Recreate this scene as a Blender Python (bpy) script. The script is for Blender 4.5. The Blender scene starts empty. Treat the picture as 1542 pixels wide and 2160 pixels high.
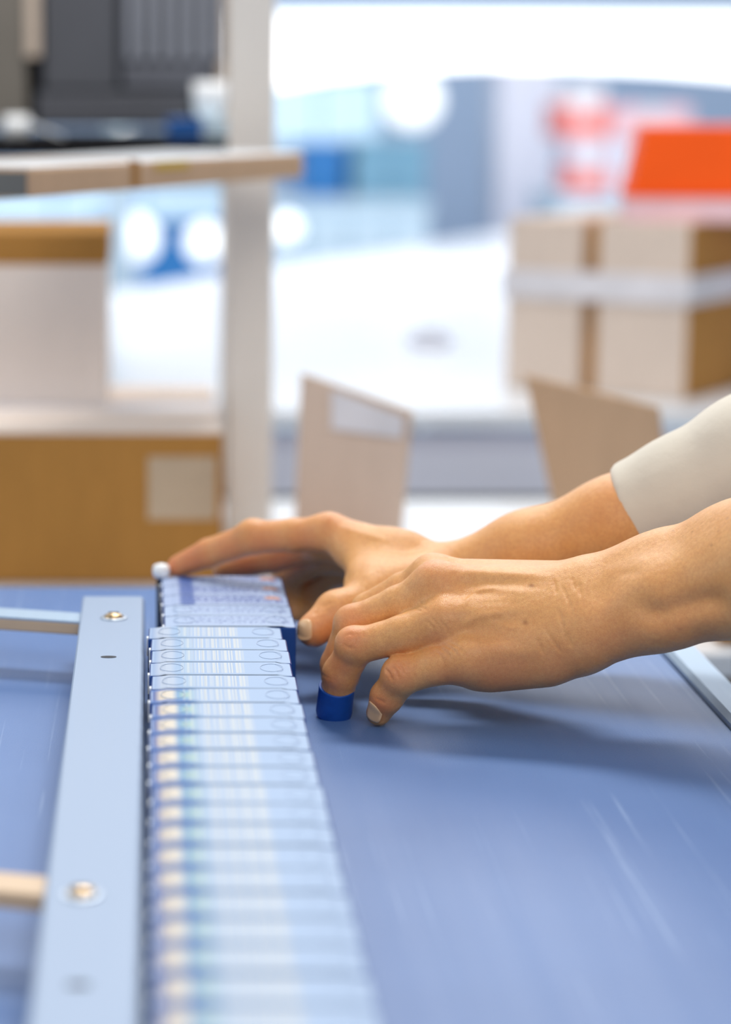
import bpy, math, random
import numpy as np
from mathutils import Vector, Matrix

random.seed(7)
RNG = np.random.default_rng(7)
scene = bpy.context.scene
C = scene.collection

# ------------------------------------------------------------------ camera
FPX = 5100.0                 # focal length in pixels of the 1542 x 2160 frame
PX0, PY0 = 312.0, 1080.0     # principal point (the photo is an off-centre crop)
HOR = 190.0                  # pixel row of the horizon
TH = math.atan((PY0 - HOR) / FPX)
CAM = Vector((0.0, 0.0, 1.265))
RV = Vector((1, 0, 0))
FV = Vector((0, math.cos(TH), -math.sin(TH)))
UV = Vector((0, math.sin(TH), math.cos(TH)))
BELT = 0.90                  # height of the belt surface

cd = bpy.data.cameras.new('camera')
cam = bpy.data.objects.new('camera', cd)
C.objects.link(cam)
cam.location = CAM
cam.rotation_euler = (math.pi / 2 - TH, 0, 0)
cd.sensor_fit = 'VERTICAL'
cd.sensor_height = 36.0
cd.sensor_width = 36.0
cd.lens = FPX / 2160 * 36.0
cd.shift_x = (771 - PX0) / 2160
cd.clip_start = 0.05
cd.dof.use_dof = True
cd.dof.focus_distance = 1.375
cd.dof.aperture_fstop = 3.6
scene.camera = cam

# ------------------------------------------------------------------ world and lights
world = bpy.data.worlds.new('hall_daylight')
scene.world = world
world.use_nodes = True
bg = world.node_tree.nodes['Background']
bg.inputs[0].default_value = (0.80, 0.90, 1.0, 1)
bg.inputs[1].default_value = 0.40


def area(name, loc, target, sx, sy, power, col):
    l = bpy.data.lights.new(name, 'AREA')
    l.shape = 'RECTANGLE'
    l.size, l.size_y, l.energy, l.color = sx, sy, power, col
    o = bpy.data.objects.new(name, l)
    C.objects.link(o)
    o.location = loc
    o.rotation_euler = (Vector(target) - Vector(loc)).to_track_quat('-Z', 'Y').to_euler()
    return o


area('skylight_area', (0.2, 6.2, 3.5), (0.2, 1.2, 0.9), 4.5, 1.8, 108, (0.97, 0.98, 1.0))
area('side_window_area', (-3.4, 1.6, 2.6), (0.2, 1.5, 0.9), 2.6, 2.0, 30, (0.95, 0.98, 1.0))
area('front_fill_area', (0.3, -1.5, 3.2), (0.2, 2.0, 0.9), 2.0, 1.2, 50, (1.0, 0.92, 0.82))  # unseen fill light added to brighten surfaces that face the camera
area('overhead_lamp_area', (0.30, 2.5, 3.0), (0.25, 1.4, 0.9), 1.0, 0.5, 39, (1.0, 0.97, 0.92))
area('rear_fill_area', (0.3, 5.2, 3.6), (0.3, 10.0, 1.0), 5.0, 1.5, 170, (0.98, 0.98, 1.0))  # unseen light added to brighten the far end of the hall

scene.view_settings.view_transform = 'Standard'
scene.view_settings.look = 'None'
scene.view_settings.gamma = 1.0
scene.view_settings.use_curve_mapping = False
scene.view_settings.exposure = 0.0


def P(px, py, d):
    """world point that a pixel of the photo shows at depth d (metres along the lens axis)"""
    return CAM + RV * ((px - PX0) / FPX * d) + UV * ((PY0 - py) / FPX * d) + FV * d


def Q(px, py, z):
    """world point that a pixel of the photo shows on the horizontal plane z"""
    r = RV * ((px - PX0) / FPX) + UV * ((PY0 - py) / FPX) + FV
    return CAM + r * ((z - CAM.z) / r.z)


# ------------------------------------------------------------------ materials
def srgb(r, g, b):
    f = lambda c: (c / 255 / 12.92) if c / 255 <= 0.04045 else ((c / 255 + 0.055) / 1.055) ** 2.4
    return (f(r), f(g), f(b), 1)


class NT:
    def __init__(self, name):
        self.m = bpy.data.materials.new(name)
        self.m.use_nodes = True
        self.t = self.m.node_tree
        self.b = self.t.nodes['Principled BSDF']
        self.tc = self.t.nodes.new('ShaderNodeTexCoord')

    def n(self, typ, **kw):
        nd = self.t.nodes.new(typ)
        for k, v in kw.items():
            setattr(nd, k, v)
        return nd

    def l(self, a, b):
        self.t.links.new(a, b)

    def val(self, sock, v):
        if isinstance(v, bpy.types.NodeSocket):
            self.l(v, sock)
        else:
            sock.default_value = v

    def math(self, op, a, b=0.0, c=0.0):
        nd = self.n('ShaderNodeMath', operation=op)
        for i, v in enumerate((a, b, c)):
            self.val(nd.inputs[i], v)
        return nd.outputs[0]

    def mix(self, f, a, b):
        nd = self.n('ShaderNodeMix', data_type='RGBA')
        self.val(nd.inputs[0], f)
        self.val(nd.inputs[6], a)
        self.val(nd.inputs[7], b)
        return nd.outputs[2]

    def noise(self, scale, detail=3.0, vec=None, stretch=None, rough=0.5):
        v = vec or self.tc.outputs['Object']
        if stretch:
            mp = self.n('ShaderNodeMapping')
            mp.inputs['Scale'].default_value = stretch
            self.l(v, mp.inputs[0])
            v = mp.outputs[0]
        nd = self.n('ShaderNodeTexNoise')
        nd.inputs['Scale'].default_value = scale
        nd.inputs['Detail'].default_value = detail
        nd.inputs['Roughness'].default_value = rough
        self.l(v, nd.inputs['Vector'])
        return nd.outputs[0]

    def ramp(self, f, stops, interp='LINEAR'):
        nd = self.n('ShaderNodeValToRGB')
        cr = nd.color_ramp
        cr.interpolation = interp
        while len(cr.elements) < len(stops):
            cr.elements.new(0.5)
        for e, (p, c) in zip(cr.elements, stops):
            e.position = p
            e.color = c if hasattr(c, '__len__') else (c, c, c, 1)
        self.val(nd.inputs[0], f)
        return nd.outputs[0]

    def bump(self, h, strength=0.2, dist=0.001, normal=None):
        nd = self.n('ShaderNodeBump')
        nd.inputs['Strength'].default_value = strength
        nd.inputs['Distance'].default_value = dist
        self.l(h, nd.inputs['Height'])
        if normal:
            self.l(normal, nd.inputs['Normal'])
        return nd.outputs[0]

    def xyz(self):
        nd = self.n('ShaderNodeSeparateXYZ')
        self.l(self.tc.outputs['Object'], nd.inputs[0])
        return nd.outputs


def simple(name, col, rough=0.5, metal=0.0, var=0.12, scale=12.0, bump=0.0, bscale=200.0, spec=0.5):
    """one paint-like material: base colour with soft noise in it, some relief"""
    t = NT(name)
    dark = tuple(c * (1 - var) for c in col[:3]) + (1,)
    lite = tuple(min(1, c * (1 + var)) for c in col[:3]) + (1,)
    t.l(t.ramp(t.noise(scale, 4), [(0.3, dark), (0.7, lite)]), t.b.inputs['Base Color'])
    t.b.inputs['Roughness'].default_value = rough
    t.b.inputs['Metallic'].default_value = metal
    t.b.inputs['Specular IOR Level'].default_value = spec
    if bump:
        t.l(t.bump(t.noise(bscale, 3), bump, 0.001), t.b.inputs['Normal'])
    return t.m


def emitter(name, col, strength, var=0.05):
    t = NT(name)
    dark = tuple(c * (1 - var) for c in col[:3]) + (1,)
    c = t.ramp(t.noise(2.0, 2), [(0.3, dark), (0.7, col)])
    t.l(c, t.b.inputs['Base Color'])
    t.l(c, t.b.inputs['Emission Color'])
    t.b.inputs['Emission Strength'].default_value = strength
    return t.m


def mat_kraft(name, col, var=0.10):
    t = NT(name)
    fib = t.noise(60, 4, stretch=(1, 1, 0.25))
    c = t.ramp(fib, [(0.25, tuple(x * (1 - var) for x in col[:3]) + (1,)), (0.75, tuple(min(1, x * (1 + var)) for x in col[:3]) + (1,))])
    t.l(c, t.b.inputs['Base Color'])
    t.b.inputs['Roughness'].default_value = 0.75
    t.b.inputs['Specular IOR Level'].default_value = 0.25
    t.l(t.bump(t.noise(90, 2), 0.15, 0.002), t.b.inputs['Normal'])
    return t.m


def mat_belt():
    t = NT('blue_belt_rubber')
    scr = t.noise(1.0, 5, stretch=(230, 2.2, 1), rough=0.6)
    scr2 = t.noise(1.0, 2, stretch=(70, 0.9, 1))
    line = t.ramp(scr, [(0.59, 0.0), (0.70, 1.0)])
    gate = t.ramp(t.noise(7, 2), [(0.48, 0.0), (0.62, 1.0)])
    k = t.math('MULTIPLY', line, gate)
    grain = t.noise(900, 2)
    base = t.mix(t.ramp(t.noise(5, 4), [(0.3, 0.0), (0.7, 1.0)]), srgb(72, 108, 168), srgb(86, 122, 182))
    base = t.mix(t.math('MULTIPLY', grain, 0.35), base, srgb(112, 146, 194))
    base = t.mix(t.math('MULTIPLY', k, 0.7), base, srgb(150, 175, 215))
    t.l(base, t.b.inputs['Base Color'])
    r = t.math('ADD', t.math('MULTIPLY', scr2, 0.12), 0.42)
    t.l(r, t.b.inputs['Roughness'])
    t.b.inputs['Specular IOR Level'].default_value = 0.5
    n1 = t.bump(grain, 0.30, 0.0006)
    t.l(t.bump(line, 0.10, 0.0005, n1), t.b.inputs['Normal'])
    return t.m


def mat_carton(name, kind):
    """printed carton top: coordinates run over the 80 x 30 mm narrow side"""
    t = NT(name)
    x, y, z = t.xyz()
    u = t.math('DIVIDE', x, 0.080)
    v = t.math('DIVIDE', y, 0.0302)
    W = srgb(160, 184, 217)
    if kind in (0, 3):
        cx = t.ramp(u, [(0.0, srgb(180, 205, 235)), (0.03, srgb(30, 70, 150)), (0.075, srgb(216, 202, 182)), (0.15, srgb(216, 208, 196)),
                        (0.19, srgb(100, 152, 196)), (0.27, srgb(120, 172, 200)), (0.31, srgb(150, 180, 214)), (0.36, W)])
        edge = t.ramp(t.math('ABSOLUTE', t.math('SUBTRACT', v, 0.5)), [(0.26, 0.0), (0.38, 1.0)])
        zone = t.ramp(u, [(0.0, 1.0), (0.26, 1.0), (0.34, 0.0)])
        cx = t.mix(t.math('MULTIPLY', t.math('MULTIPLY', edge, zone), 0.8 if kind == 0 else 0.15), cx, srgb(52, 104, 178))
        spot = t.math('MULTIPLY', t.ramp(u, [(0.19, 0.0), (0.21, 1.0), (0.26, 1.0), (0.28, 0.0)]), t.ramp(v, [(0.3, 0.0), (0.4, 1.0), (0.6, 1.0), (0.7, 0.0)]))
        if kind == 3:
            cx = t.mix(0.75, cx, W)
        cx = t.mix(t.math('MULTIPLY', spot, 0.25 if kind == 0 else 0.0), cx, srgb(205, 220, 130))
        bars = t.ramp(t.noise(1.0, 2, stretch=(620, 0.01, 0.01)), [(0.46, 0.0), (0.54, 1.0)], 'LINEAR')
        dk = t.ramp(t.noise(1.0, 2, stretch=(760, 0.012, 0.01)), [(0.54, 0.0), (0.60, 1.0)], 'LINEAR')
        bz = t.math('MULTIPLY', t.ramp(u, [(0.18, 0.0), (0.26, 0.7), (0.36, 1.0), (0.64, 1.0), (0.68, 0.0)]), t.ramp(v, [(0.08, 0.0), (0.12, 1.0), (0.88, 1.0), (0.92, 0.0)]))
        cx = t.mix(t.math('MULTIPLY', t.math('MULTIPLY', bars, bz), 0.55), cx, srgb(226, 222, 206))
        cx = t.mix(t.math('MULTIPLY', t.math('MULTIPLY', dk, bz), 0.35), cx, srgb(150, 164, 184))
    else:
        txt = t.ramp(t.noise(1.0, 3, stretch=(420, 330, 1)), [(0.50, 0.0), (0.56, 1.0)])
        zone = t.ramp(u, [(0.12, 0.0), (0.20, 1.0), (0.95, 1.0), (0.97, 0.3)])
        vz = t.ramp(v, [(0.15, 0.0), (0.25, 1.0), (0.85, 1.0), (0.95, 0.2)])
        cx = t.mix(t.math('MULTIPLY', t.math('MULTIPLY', txt, zone), t.math('MULTIPLY', vz, 0.9 if kind == 2 else 0.45)), srgb(160, 178, 214) if kind == 2 else srgb(166, 186, 218), srgb(58, 76, 156))
        if kind == 2:
            blot = t.math('MULTIPLY', t.ramp(u, [(0.12, 0.0), (0.16, 1.0), (0.24, 1.0), (0.27, 0.0)]), 0.85)
            cx = t.mix(blot, cx, srgb(40, 82, 160))
            org = t.math('MULTIPLY', t.ramp(u, [(0.80, 0.0), (0.84, 1.0), (0.92, 1.0), (0.95, 0.0)]), t.ramp(v, [(0.45, 0.0), (0.55, 0.7), (0.75, 0.7), (0.85, 0.0)]))
            cx = t.mix(org, cx, srgb(220, 150, 90))
    t.l(cx, t.b.inputs['Base Color'])
    t.b.inputs['Roughness'].default_value = 0.5
    t.b.inputs['Specular IOR Level'].default_value = 0.3
    t.l(t.bump(t.noise(60, 2), 0.05, 0.002), t.b.inputs['Normal'])
    return t.m


def mat_skin():
    t = NT('skin')
    at = t.n('ShaderNodeAttribute', attribute_name='blush')
    mo = t.n('ShaderNodeAttribute', attribute_name='mole')
    blotch = t.ramp(t.noise(55, 4), [(0.3, 0.0), (0.7, 1.0)])
    fine = t.ramp(t.noise(420, 3), [(0.3, 0.0), (0.75, 1.0)])
    base = t.mix(blotch, srgb(230, 169, 104), srgb(240, 184, 120))
    base = t.mix(t.math('MULTIPLY', fine, 0.45), base, srgb(202, 136, 84))
    base = t.mix(t.math('MULTIPLY', t.ramp(t.noise(1500, 2), [(0.4, 0.0), (0.7, 1.0)]), 0.35), base, srgb(194, 126, 76))
    base = t.mix(t.math('MULTIPLY', at.outputs['Fac'], 0.75), base, srgb(212, 118, 78))
    base = t.mix(mo.outputs['Fac'], base, srgb(150, 92, 52))
    t.l(base, t.b.inputs['Base Color'])
    t.b.inputs['Roughness'].default_value = 0.40
    t.b.inputs['Specular IOR Level'].default_value = 0.45
    t.b.inputs['Subsurface Weight'].default_value = 0.22
    t.b.inputs['Subsurface Radius'].default_value = (1.0, 0.35, 0.18)
    t.b.inputs['Subsurface Scale'].default_value = 0.006
    vo = t.n('ShaderNodeTexVoronoi', feature='DISTANCE_TO_EDGE')
    vo.inputs['Scale'].default_value = 1300
    nv = t.n('ShaderNodeMapping')
    nv.inputs['Scale'].default_value = (1.0, 1.0, 0.55)
    t.l(t.tc.outputs['Object'], nv.inputs[0])
    t.l(nv.outputs[0], vo.inputs['Vector'])
    cell = t.ramp(vo.outputs['Distance'], [(0.0, 0.0), (0.16, 1.0)])
    n1 = t.bump(cell, 0.22, 0.0004)
    wr = t.noise(1.0, 3, stretch=(260, 260, 120))
    n2 = t.bump(wr, 0.28, 0.0012, n1)
    t.l(n2, t.b.inputs['Normal'])
    return t.m


def mat_cloth(name, col, knit=700.0):
    t = NT(name)
    c = t.mix(t.ramp(t.noise(25, 4), [(0.3, 0.0), (0.7, 1.0)]), tuple(x * 0.92 for x in col[:3]) + (1,), col)
    t.l(c, t.b.inputs['Base Color'])
    t.b.inputs['Roughness'].default_value = 0.9
    t.b.inputs['Sheen Weight'].default_value = 0.25
    t.b.inputs['Specular IOR Level'].default_value = 0.15
    n1 = t.bump(t.noise(knit, 2), 0.2, 0.0005)
    t.l(t.bump(t.noise(30, 3), 0.4, 0.004, n1), t.b.inputs['Normal'])
    return t.m


def mat_alu(name, col, rough=0.35, metal=0.75):
    t = NT(name)
    br = t.noise(1.0, 3, stretch=(400, 6, 400))
    t.l(t.mix(br, tuple(x * 0.93 for x in col[:3]) + (1,), col), t.b.inputs['Base Color'])
    t.b.inputs['Metallic'].default_value = metal
    t.l(t.math('ADD', t.math('MULTIPLY', br, 0.12), rough - 0.06), t.b.inputs['Roughness'])
    t.l(t.bump(br, 0.04, 0.0005), t.b.inputs['Normal'])
    return t.m


M = {}
M['belt'] = mat_belt()
M['rail'] = mat_alu('anodised_aluminium', srgb(152, 170, 196), 0.55, 0.2)
M['steel'] = mat_alu('bright_steel', srgb(196, 208, 222), 0.30, 0.8)
M['frame'] = mat_alu('pale_frame_metal', srgb(168, 190, 212), 0.5, 0.3)
M['tan'] = simple('bar_reflection_tan', srgb(206, 178, 146), 0.45, 0.1)  # metal bar with the reflection of cardboard put into its colour
M['brass'] = simple('brass_screw', srgb(196, 168, 130), 0.28, 0.9)
M['hole'] = simple('dark_slot', srgb(30, 34, 46), 0.7)
M['carton'] = mat_carton('printed_carton', 0)
M['carton_plain'] = mat_carton('printed_carton_plain', 3)
M['carton_pale'] = mat_carton('printed_carton_text', 1)
M['carton_blue'] = mat_carton('printed_carton_blue', 2)
M['navy'] = simple('navy_carton_side', srgb(18, 66, 140), 0.35)
M['white_card'] = simple('white_card', srgb(222, 230, 240), 0.45)
M['seal'] = simple('clear_seal', srgb(156, 178, 210), 0.3, 0.0, 0.04)
M['skin'] = mat_skin()
M['nail'] = simple('fingernail', srgb(232, 190, 146), 0.32, 0, 0.06, 80)
M['cot'] = simple('blue_rubber', srgb(14, 74, 160), 0.5, 0, 0.10, 150, 0.15, 500)
M['sweater'] = mat_cloth('cream_knit', srgb(226, 217, 202))
M['vest'] = mat_cloth('blue_vest', srgb(62, 92, 150))
M['trousers'] = mat_cloth('dark_trousers', srgb(44, 50, 66))
M['shoe'] = simple('black_shoe', srgb(28, 28, 32), 0.5)
M['hair'] = simple('brown_hair', srgb(78, 52, 36), 0.55, 0, 0.3, 60, 0.6, 200)
M['eye'] = simple('eye_white', srgb(232, 228, 222), 0.2)
M['iris'] = simple('iris_brown', srgb(60, 40, 26), 0.2)
M['lip'] = simple('lip', srgb(186, 104, 92), 0.45)
M['kraft'] = mat_kraft('brown_kraft', srgb(170, 122, 62))
M['kraft_shade'] = mat_kraft('shade_kraft', srgb(178, 128, 64), 0.06)  # saturated brown: kraft with the shade put into its colour
M['kraft_lit_top'] = mat_kraft('lit_top_kraft', srgb(236, 222, 212), 0.03)  # same kraft lightened, light from above put into the colour
M['kraft_flap_lit'] = mat_kraft('lit_flap_kraft', srgb(216, 194, 178), 0.04)  # kraft lightened for the light that falls on the raised flap
M['kraft_stack_lit'] = mat_kraft('lit_stack_kraft', srgb(220, 203, 190), 0.04)  # kraft lightened, the lit faces of the stack put into the colour
M['kraft_lit_front'] = mat_kraft('lit_front_kraft', srgb(246, 234, 226), 0.02)  # kraft whitened for an overexposed front, the light is in the colour
M['kraft_mid'] = mat_kraft('mid_kraft', srgb(200, 168, 138), 0.05)
M['tape'] = simple('white_tape', srgb(226, 224, 230), 0.3)
M['label'] = simple('paper_label', srgb(196, 174, 148), 0.6)
M['yellow'] = simple('yellow_mark', srgb(206, 170, 70), 0.6)
M['post'] = mat_alu('post_enamel', srgb(228, 223, 218), 0.5, 0.0)
M['white'] = simple('white_laminate', srgb(240, 244, 250), 0.25, 0, 0.02)
M['lavender'] = simple('lavender_panel', srgb(228, 230, 244), 0.5, 0, 0.04, 3)
M['black'] = simple('black_apron', srgb(26, 28, 34), 0.5)
M['cab'] = simple('dark_cabinet', srgb(84, 86, 94), 0.5, 0, 0.06)
M['cab2'] = simple('mid_grey_panel', srgb(104, 106, 116), 0.45, 0, 0.06)
M['cab3'] = simple('light_slat', srgb(158, 162, 174), 0.4, 0, 0.06)
M['cabw'] = simple('warm_grey_panel', srgb(122, 116, 108), 0.5, 0, 0.05)
M['beige'] = simple('beige_strip', srgb(206, 188, 172), 0.5)
M['dark'] = simple('dark_recess', srgb(20, 20, 24), 0.9, 0, 0.12, 12, 0, 200, 0.15)
M['ceramic'] = simple('white_ceramic', srgb(250, 252, 255), 0.15, 0, 0.01)
M['bluebox'] = simple('blue_plastic', srgb(24, 96, 176), 0.35)
M['red'] = simple('orange_red_plastic', srgb(248, 92, 24), 0.6, 0, 0.04, 12, 0, 200, 0.15)
M['floor'] = simple('pale_floor', srgb(176, 188, 204), 0.3, 0, 0.05, 1.5)
M['wall'] = simple('blue_grey_wall', srgb(176, 198, 226), 0.6, 0, 0.06, 0.8)
M['glow'] = emitter('luminous_panel', (1.0, 1.0, 1.0, 1), 1.6, 0.02)
M['lamp'] = emitter('lamp_globe', (0.96, 0.99, 1.0, 1), 1.1, 0.02)
M['daylight'] = emitter('daylit_glass', srgb(196, 222, 240), 0.75, 0.15)
M['bluecab'] = simple('blue_cabinet', srgb(54, 134, 204), 0.4, 0, 0.15, 2)
M['tealcab'] = simple('teal_cabinet', srgb(130, 180, 206), 0.4, 0, 0.12, 2)
M['palecnt'] = simple('pale_counter', srgb(206, 228, 242), 0.35, 0, 0.06, 2)
M['pink'] = simple('pink_red_box', srgb(250, 140, 132), 0.5, 0, 0.08)
M['pinkpale'] = simple('pale_pink_box', srgb(240, 200, 208), 0.5, 0, 0.08)
M['greybin'] = simple('grey_plastic', srgb(104, 104, 102), 0.5, 0, 0.08)


# ------------------------------------------------------------------ mesh helpers
class MB:
    def __init__(self):
        self.v, self.f = [], []

    def add(self, vs, fs):
        k = len(self.v)
        self.v += [tuple(p) for p in vs]
        self.f += [tuple(i + k for i in f) for f in fs]
        return self

    def box(self, x0, x1, y0, y1, z0, z1):
        vs = [(x0, y0, z0), (x1, y0, z0), (x1, y1, z0), (x0, y1, z0), (x0, y0, z1), (x1, y0, z1), (x1, y1, z1), (x0, y1, z1)]
        return self.add(vs, [(0, 3, 2, 1), (4, 5, 6, 7), (0, 1, 5, 4), (1, 2, 6, 5), (2, 3, 7, 6), (3, 0, 4, 7)])

    def bbox(self, x0, x1, y0, y1, z0, z1, r=0.002, seg=2):
        """box with rounded vertical and horizontal edges (a chamfered shell)"""
        import bmesh
        bm = bmesh.new()
        vs = [bm.verts.new(p) for p in [(x0, y0, z0), (x1, y0, z0), (x1, y1, z0), (x0, y1, z0), (x0, y0, z1), (x1, y0, z1), (x1, y1, z1), (x0, y1, z1)]]
        for q in [(0, 3, 2, 1), (4, 5, 6, 7), (0, 1, 5, 4), (1, 2, 6, 5), (2, 3, 7, 6), (3, 0, 4, 7)]:
            bm.faces.new([vs[i] for i in q])
        bmesh.ops.bevel(bm, geom=bm.edges[:], offset=r, segments=seg, affect='EDGES', profile=0.5)
        bm.verts.index_update()
        self.add([v.co[:] for v in bm.verts], [[v.index for v in f.verts] for f in bm.faces])
        bm.free()
        return self

    def prism(self, poly, axis, a, b):
        """2-D outline extruded from a to b along axis (0, 1, 2)"""
        n = len(poly)
        def put(p, h):
            q = list(p)
            q.insert(axis, h)
            return q
        vs = [put(p, a) for p in poly] + [put(p, b) for p in poly]
        fs = [tuple(range(n))[::-1], tuple(range(n, 2 * n))] + [(i, (i + 1) % n, n + (i + 1) % n, n + i) for i in range(n)]
        return self.add(vs, fs)

    def slab(self, quad, thick):
        """a sheet through 3-D points, thickened along its normal"""
        q = [Vector(p) for p in quad]
        nrm = (q[1] - q[0]).cross(q[2] - q[0]).normalized() * thick
        n = len(q)
        vs = [p[:] for p in q] + [(p + nrm)[:] for p in q]
        fs = [tuple(range(n))[::-1], tuple(range(n, 2 * n))] + [(i, (i + 1) % n, n + (i + 1) % n, n + i) for i in range(n)]
        return self.add(vs, fs)

    def lathe(self, prof, axis0, axis1, seg=28):
        """profile [(radius, t)] turned about the line axis0 -> axis1 (t = 0..1 along it)"""
        a, b = Vector(axis0), Vector(axis1)
        w = (b - a).normalized()
        u = w.orthogonal().normalized()
        v = w.cross(u)
        k = len(self.v)
        for r, t in prof:
            c = a + (b - a) * t
            for i in range(seg):
                an = 2 * math.pi * i / seg
                self.v.append(tuple(c + u * (r * math.cos(an)) + v * (r * math.sin(an))))
        for j in range(len(prof) - 1):
            for i in range(seg):
                self.f.append((k + j * seg + i, k + j * seg + (i + 1) % seg, k + (j + 1) * seg + (i + 1) % seg, k + (j + 1) * seg + i))
        self.f.append(tuple(k + i for i in range(seg))[::-1])
        self.f.append(tuple(k + (len(prof) - 1) * seg + i for i in range(seg)))
        return self

    def mesh(self, name, mat, smooth=False):
        me = bpy.data.meshes.new(name)
        me.from_pydata(self.v, [], self.f)
        me.materials.append(mat)
        if smooth:
            me.shade_smooth()
        me.update()
        return me

    def build(self, name, mat, parent=None, smooth=False, bevel=0.0):
        o = bpy.data.objects.new(name, self.mesh(name, mat, smooth))
        C.objects.link(o)
        if parent:
            o.parent = parent
        if bevel:
            b = o.modifiers.new('edge', 'BEVEL')
            b.width, b.segments, b.limit_method = bevel, 2, 'ANGLE'
        return o


def tag(o, label=None, cat=None, group=None, kind=None):
    for k, v in (('label', label), ('category', cat), ('group', group), ('kind', kind)):
        if v:
            o[k] = v
    return o


def thing(name, label, cat, loc=(0, 0, 0), rz=0.0, group=None):
    o = bpy.data.objects.new(name, None)
    o.empty_display_size = 0.05
    C.objects.link(o)
    o.location = loc
    o.rotation_euler = (0, 0, rz)
    return tag(o, label, cat, group)


def MBbox(*a):
    return MB().box(*a)


def copy_part(o, parent):
    c = o.copy()
    C.objects.link(c)
    c.parent = parent
    return c


# ------------------------------------------------------------------ the hall
tag(MBbox(-9, 9, -4, 14, -0.1, 0).build('floor', M['floor']), 'pale grey hall floor', 'floor', kind='structure')
tag(MBbox(-7, 7, 11.0, 11.2, 0, 3.1).build('wall_back', M['wall']), 'blurred blue-grey wall at the far end of the hall', 'wall', kind='structure')


def rect_at(px0, px1, py0, py1, d):
    a, b = P(px0, py0, d), P(px1, py1, d)
    return min(a.x, b.x), max(a.x, b.x), min(a.z, b.z), max(a.z, b.z), (a.y + b.y) / 2


def window(name, px0, px1, py0, py1, nx):
    x0, x1, z0, z1, y = rect_at(px0, px1, py0, py1, 11.0)
    y = 10.99
    t = thing(name, 'pale daylit window in the far wall', 'window')
    tag(t, kind='structure')
    m = MB()
    for (a, b, c, d_) in ((x0 - .05, x0, z0 - .05, z1 + .05), (x1, x1 + .05, z0 - .05, z1 + .05), (x0, x1, z1, z1 + .05), (x0, x1, z0 - .05, z0)):
        m = MBbox(a, b, y - .06, y, c, d_)
        m.build('window_frame', M['palecnt'], t)
    w = (x1 - x0) / nx
    for i in range(nx):
        MBbox(x0 + i * w + .01, x0 + (i + 1) * w - .01, y - .03, y - .01, z0 + .005, z1 - .005).build('pane', M['daylight'], t)
    return t


tag(window('window_1', 545, 790, 165, 300, 2), 'pale daylit window beyond the post, under the luminous arch')
tag(window('window_2', -60, 480, 395, 470, 3), 'pale daylit strip window low behind the flat carton')

# luminous arched bulkhead across the hall
low = [(250, 270), (400, 228), (480, 206), (570, 186), (700, 164), (800, 153), (900, 146), (1050, 140), (1200, 142), (1400, 152), (1560, 166), (1800, 196), (2000, 226)]
DA = 6.0
pl = [P(x, y, DA) for x, y in low]
poly = [(p.x, p.z) for p in pl] + [(pl[-1].x, P(0, 30, DA).z), (pl[0].x, P(0, 30, DA).z)]
arch = thing('arched_light_panel', 'overexposed white luminous panel with an arched lower edge across the top', 'light panel')
MB().prism(poly, 1, pl[0].y, pl[0].y + 0.12).build('luminous_face', M['glow'], arch)
MBbox(pl[0].x, pl[-1].x, pl[0].y - .02, pl[0].y + .14, P(0, 30, DA).z, P(0, 22, DA).z).build('top_rim', M['palecnt'], arch)
for k in (0, -1):
    MBbox(pl[k].x - .03, pl[k].x + .03, pl[0].y + .02, pl[0].y + .1, 0, P(0, 30, DA).z).build('leg', M['palecnt'], arch)

# far furniture
def far_box(name, label, cat, px0, px1, py0, py1, d, depth, mat, to_floor=True, group=None, doors=0, topmat=None):
    x0, x1, z0, z1, y = rect_at(px0, px1, py0, py1, d)
    if to_floor:
        z0 = 0.0
    t = thing(name, label, cat, ((x0 + x1) / 2, y, z0), 0, group)
    w = (x1 - x0) / 2
    MB().bbox(-w, w, 0, depth, 0.03, z1 - z0 - .02, 0.006).build('body', mat, t)
    MB().bbox(-w - .01, w + .01, -.01, depth, z1 - z0 - .02, z1 - z0, 0.004).build('top', topmat or mat, t)
    MBbox(-w + .02, w - .02, .02, depth - .02, 0, .03).build('plinth', M['dark'], t)
    for i in range(doors):
        a = -w + (2 * w) * i / doors
        b = -w + (2 * w) * (i + 1) / doors
        dr = MB().bbox(a + .008, b - .008, -.02, 0, .06, z1 - z0 - .05, 0.004).build('door', mat, t)
        MBbox(b - .05, b - .035, -.035, -.02, (z1 - z0) * .55, (z1 - z0) * .7).build('handle', M['steel'], dr)
    return t


far_box('storage_cabinet', 'strong blue cabinet just beside the post, far off', 'cabinet', 635, 728, 302, 520, 8.8, .4, M['bluecab'], doors=2)
far_box('storage_cabinet', 'muted teal cabinet between the blue cabinet and blue-grey wall', 'cabinet', 745, 900, 296, 520, 8.8, .4, M['tealcab'], doors=2)
far_box('counter', 'long pale light-blue counter standing before the blue and teal cabinets', 'counter', 560, 905, 428, 560, 8.0, .5, M['palecnt'], doors=4)
far_box('wall_column', 'broad pale lavender column beside the blurred red boxes', 'column', 1050, 1172, 100, 560, 8.6, .3, M['lavender'])
far_box('shelf_counter', 'pale counter carrying the blurred pink and red boxes', 'counter', 1176, 1700, 412, 560, 7.6, .5, M['palecnt'], doors=3)


def package(label, px0, px1, py0, py1, d, depth, mat, group=None):
    x0, x1, z0, z1, y = rect_at(px0, px1, py0, py1, d)
    t = thing('package', label, 'box', ((x0 + x1) / 2, y, z0 + .003), 0, group)
    w = (x1 - x0) / 2
    MB().bbox(-w, w, 0, depth, 0, z1 - z0, .006).build('body', mat, t)
    MBbox(-.03, .03, -.002, depth + .002, z1 - z0 - .04, z1 - z0 + .002).build('tape', M['tape'], t)
    return t


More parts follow.
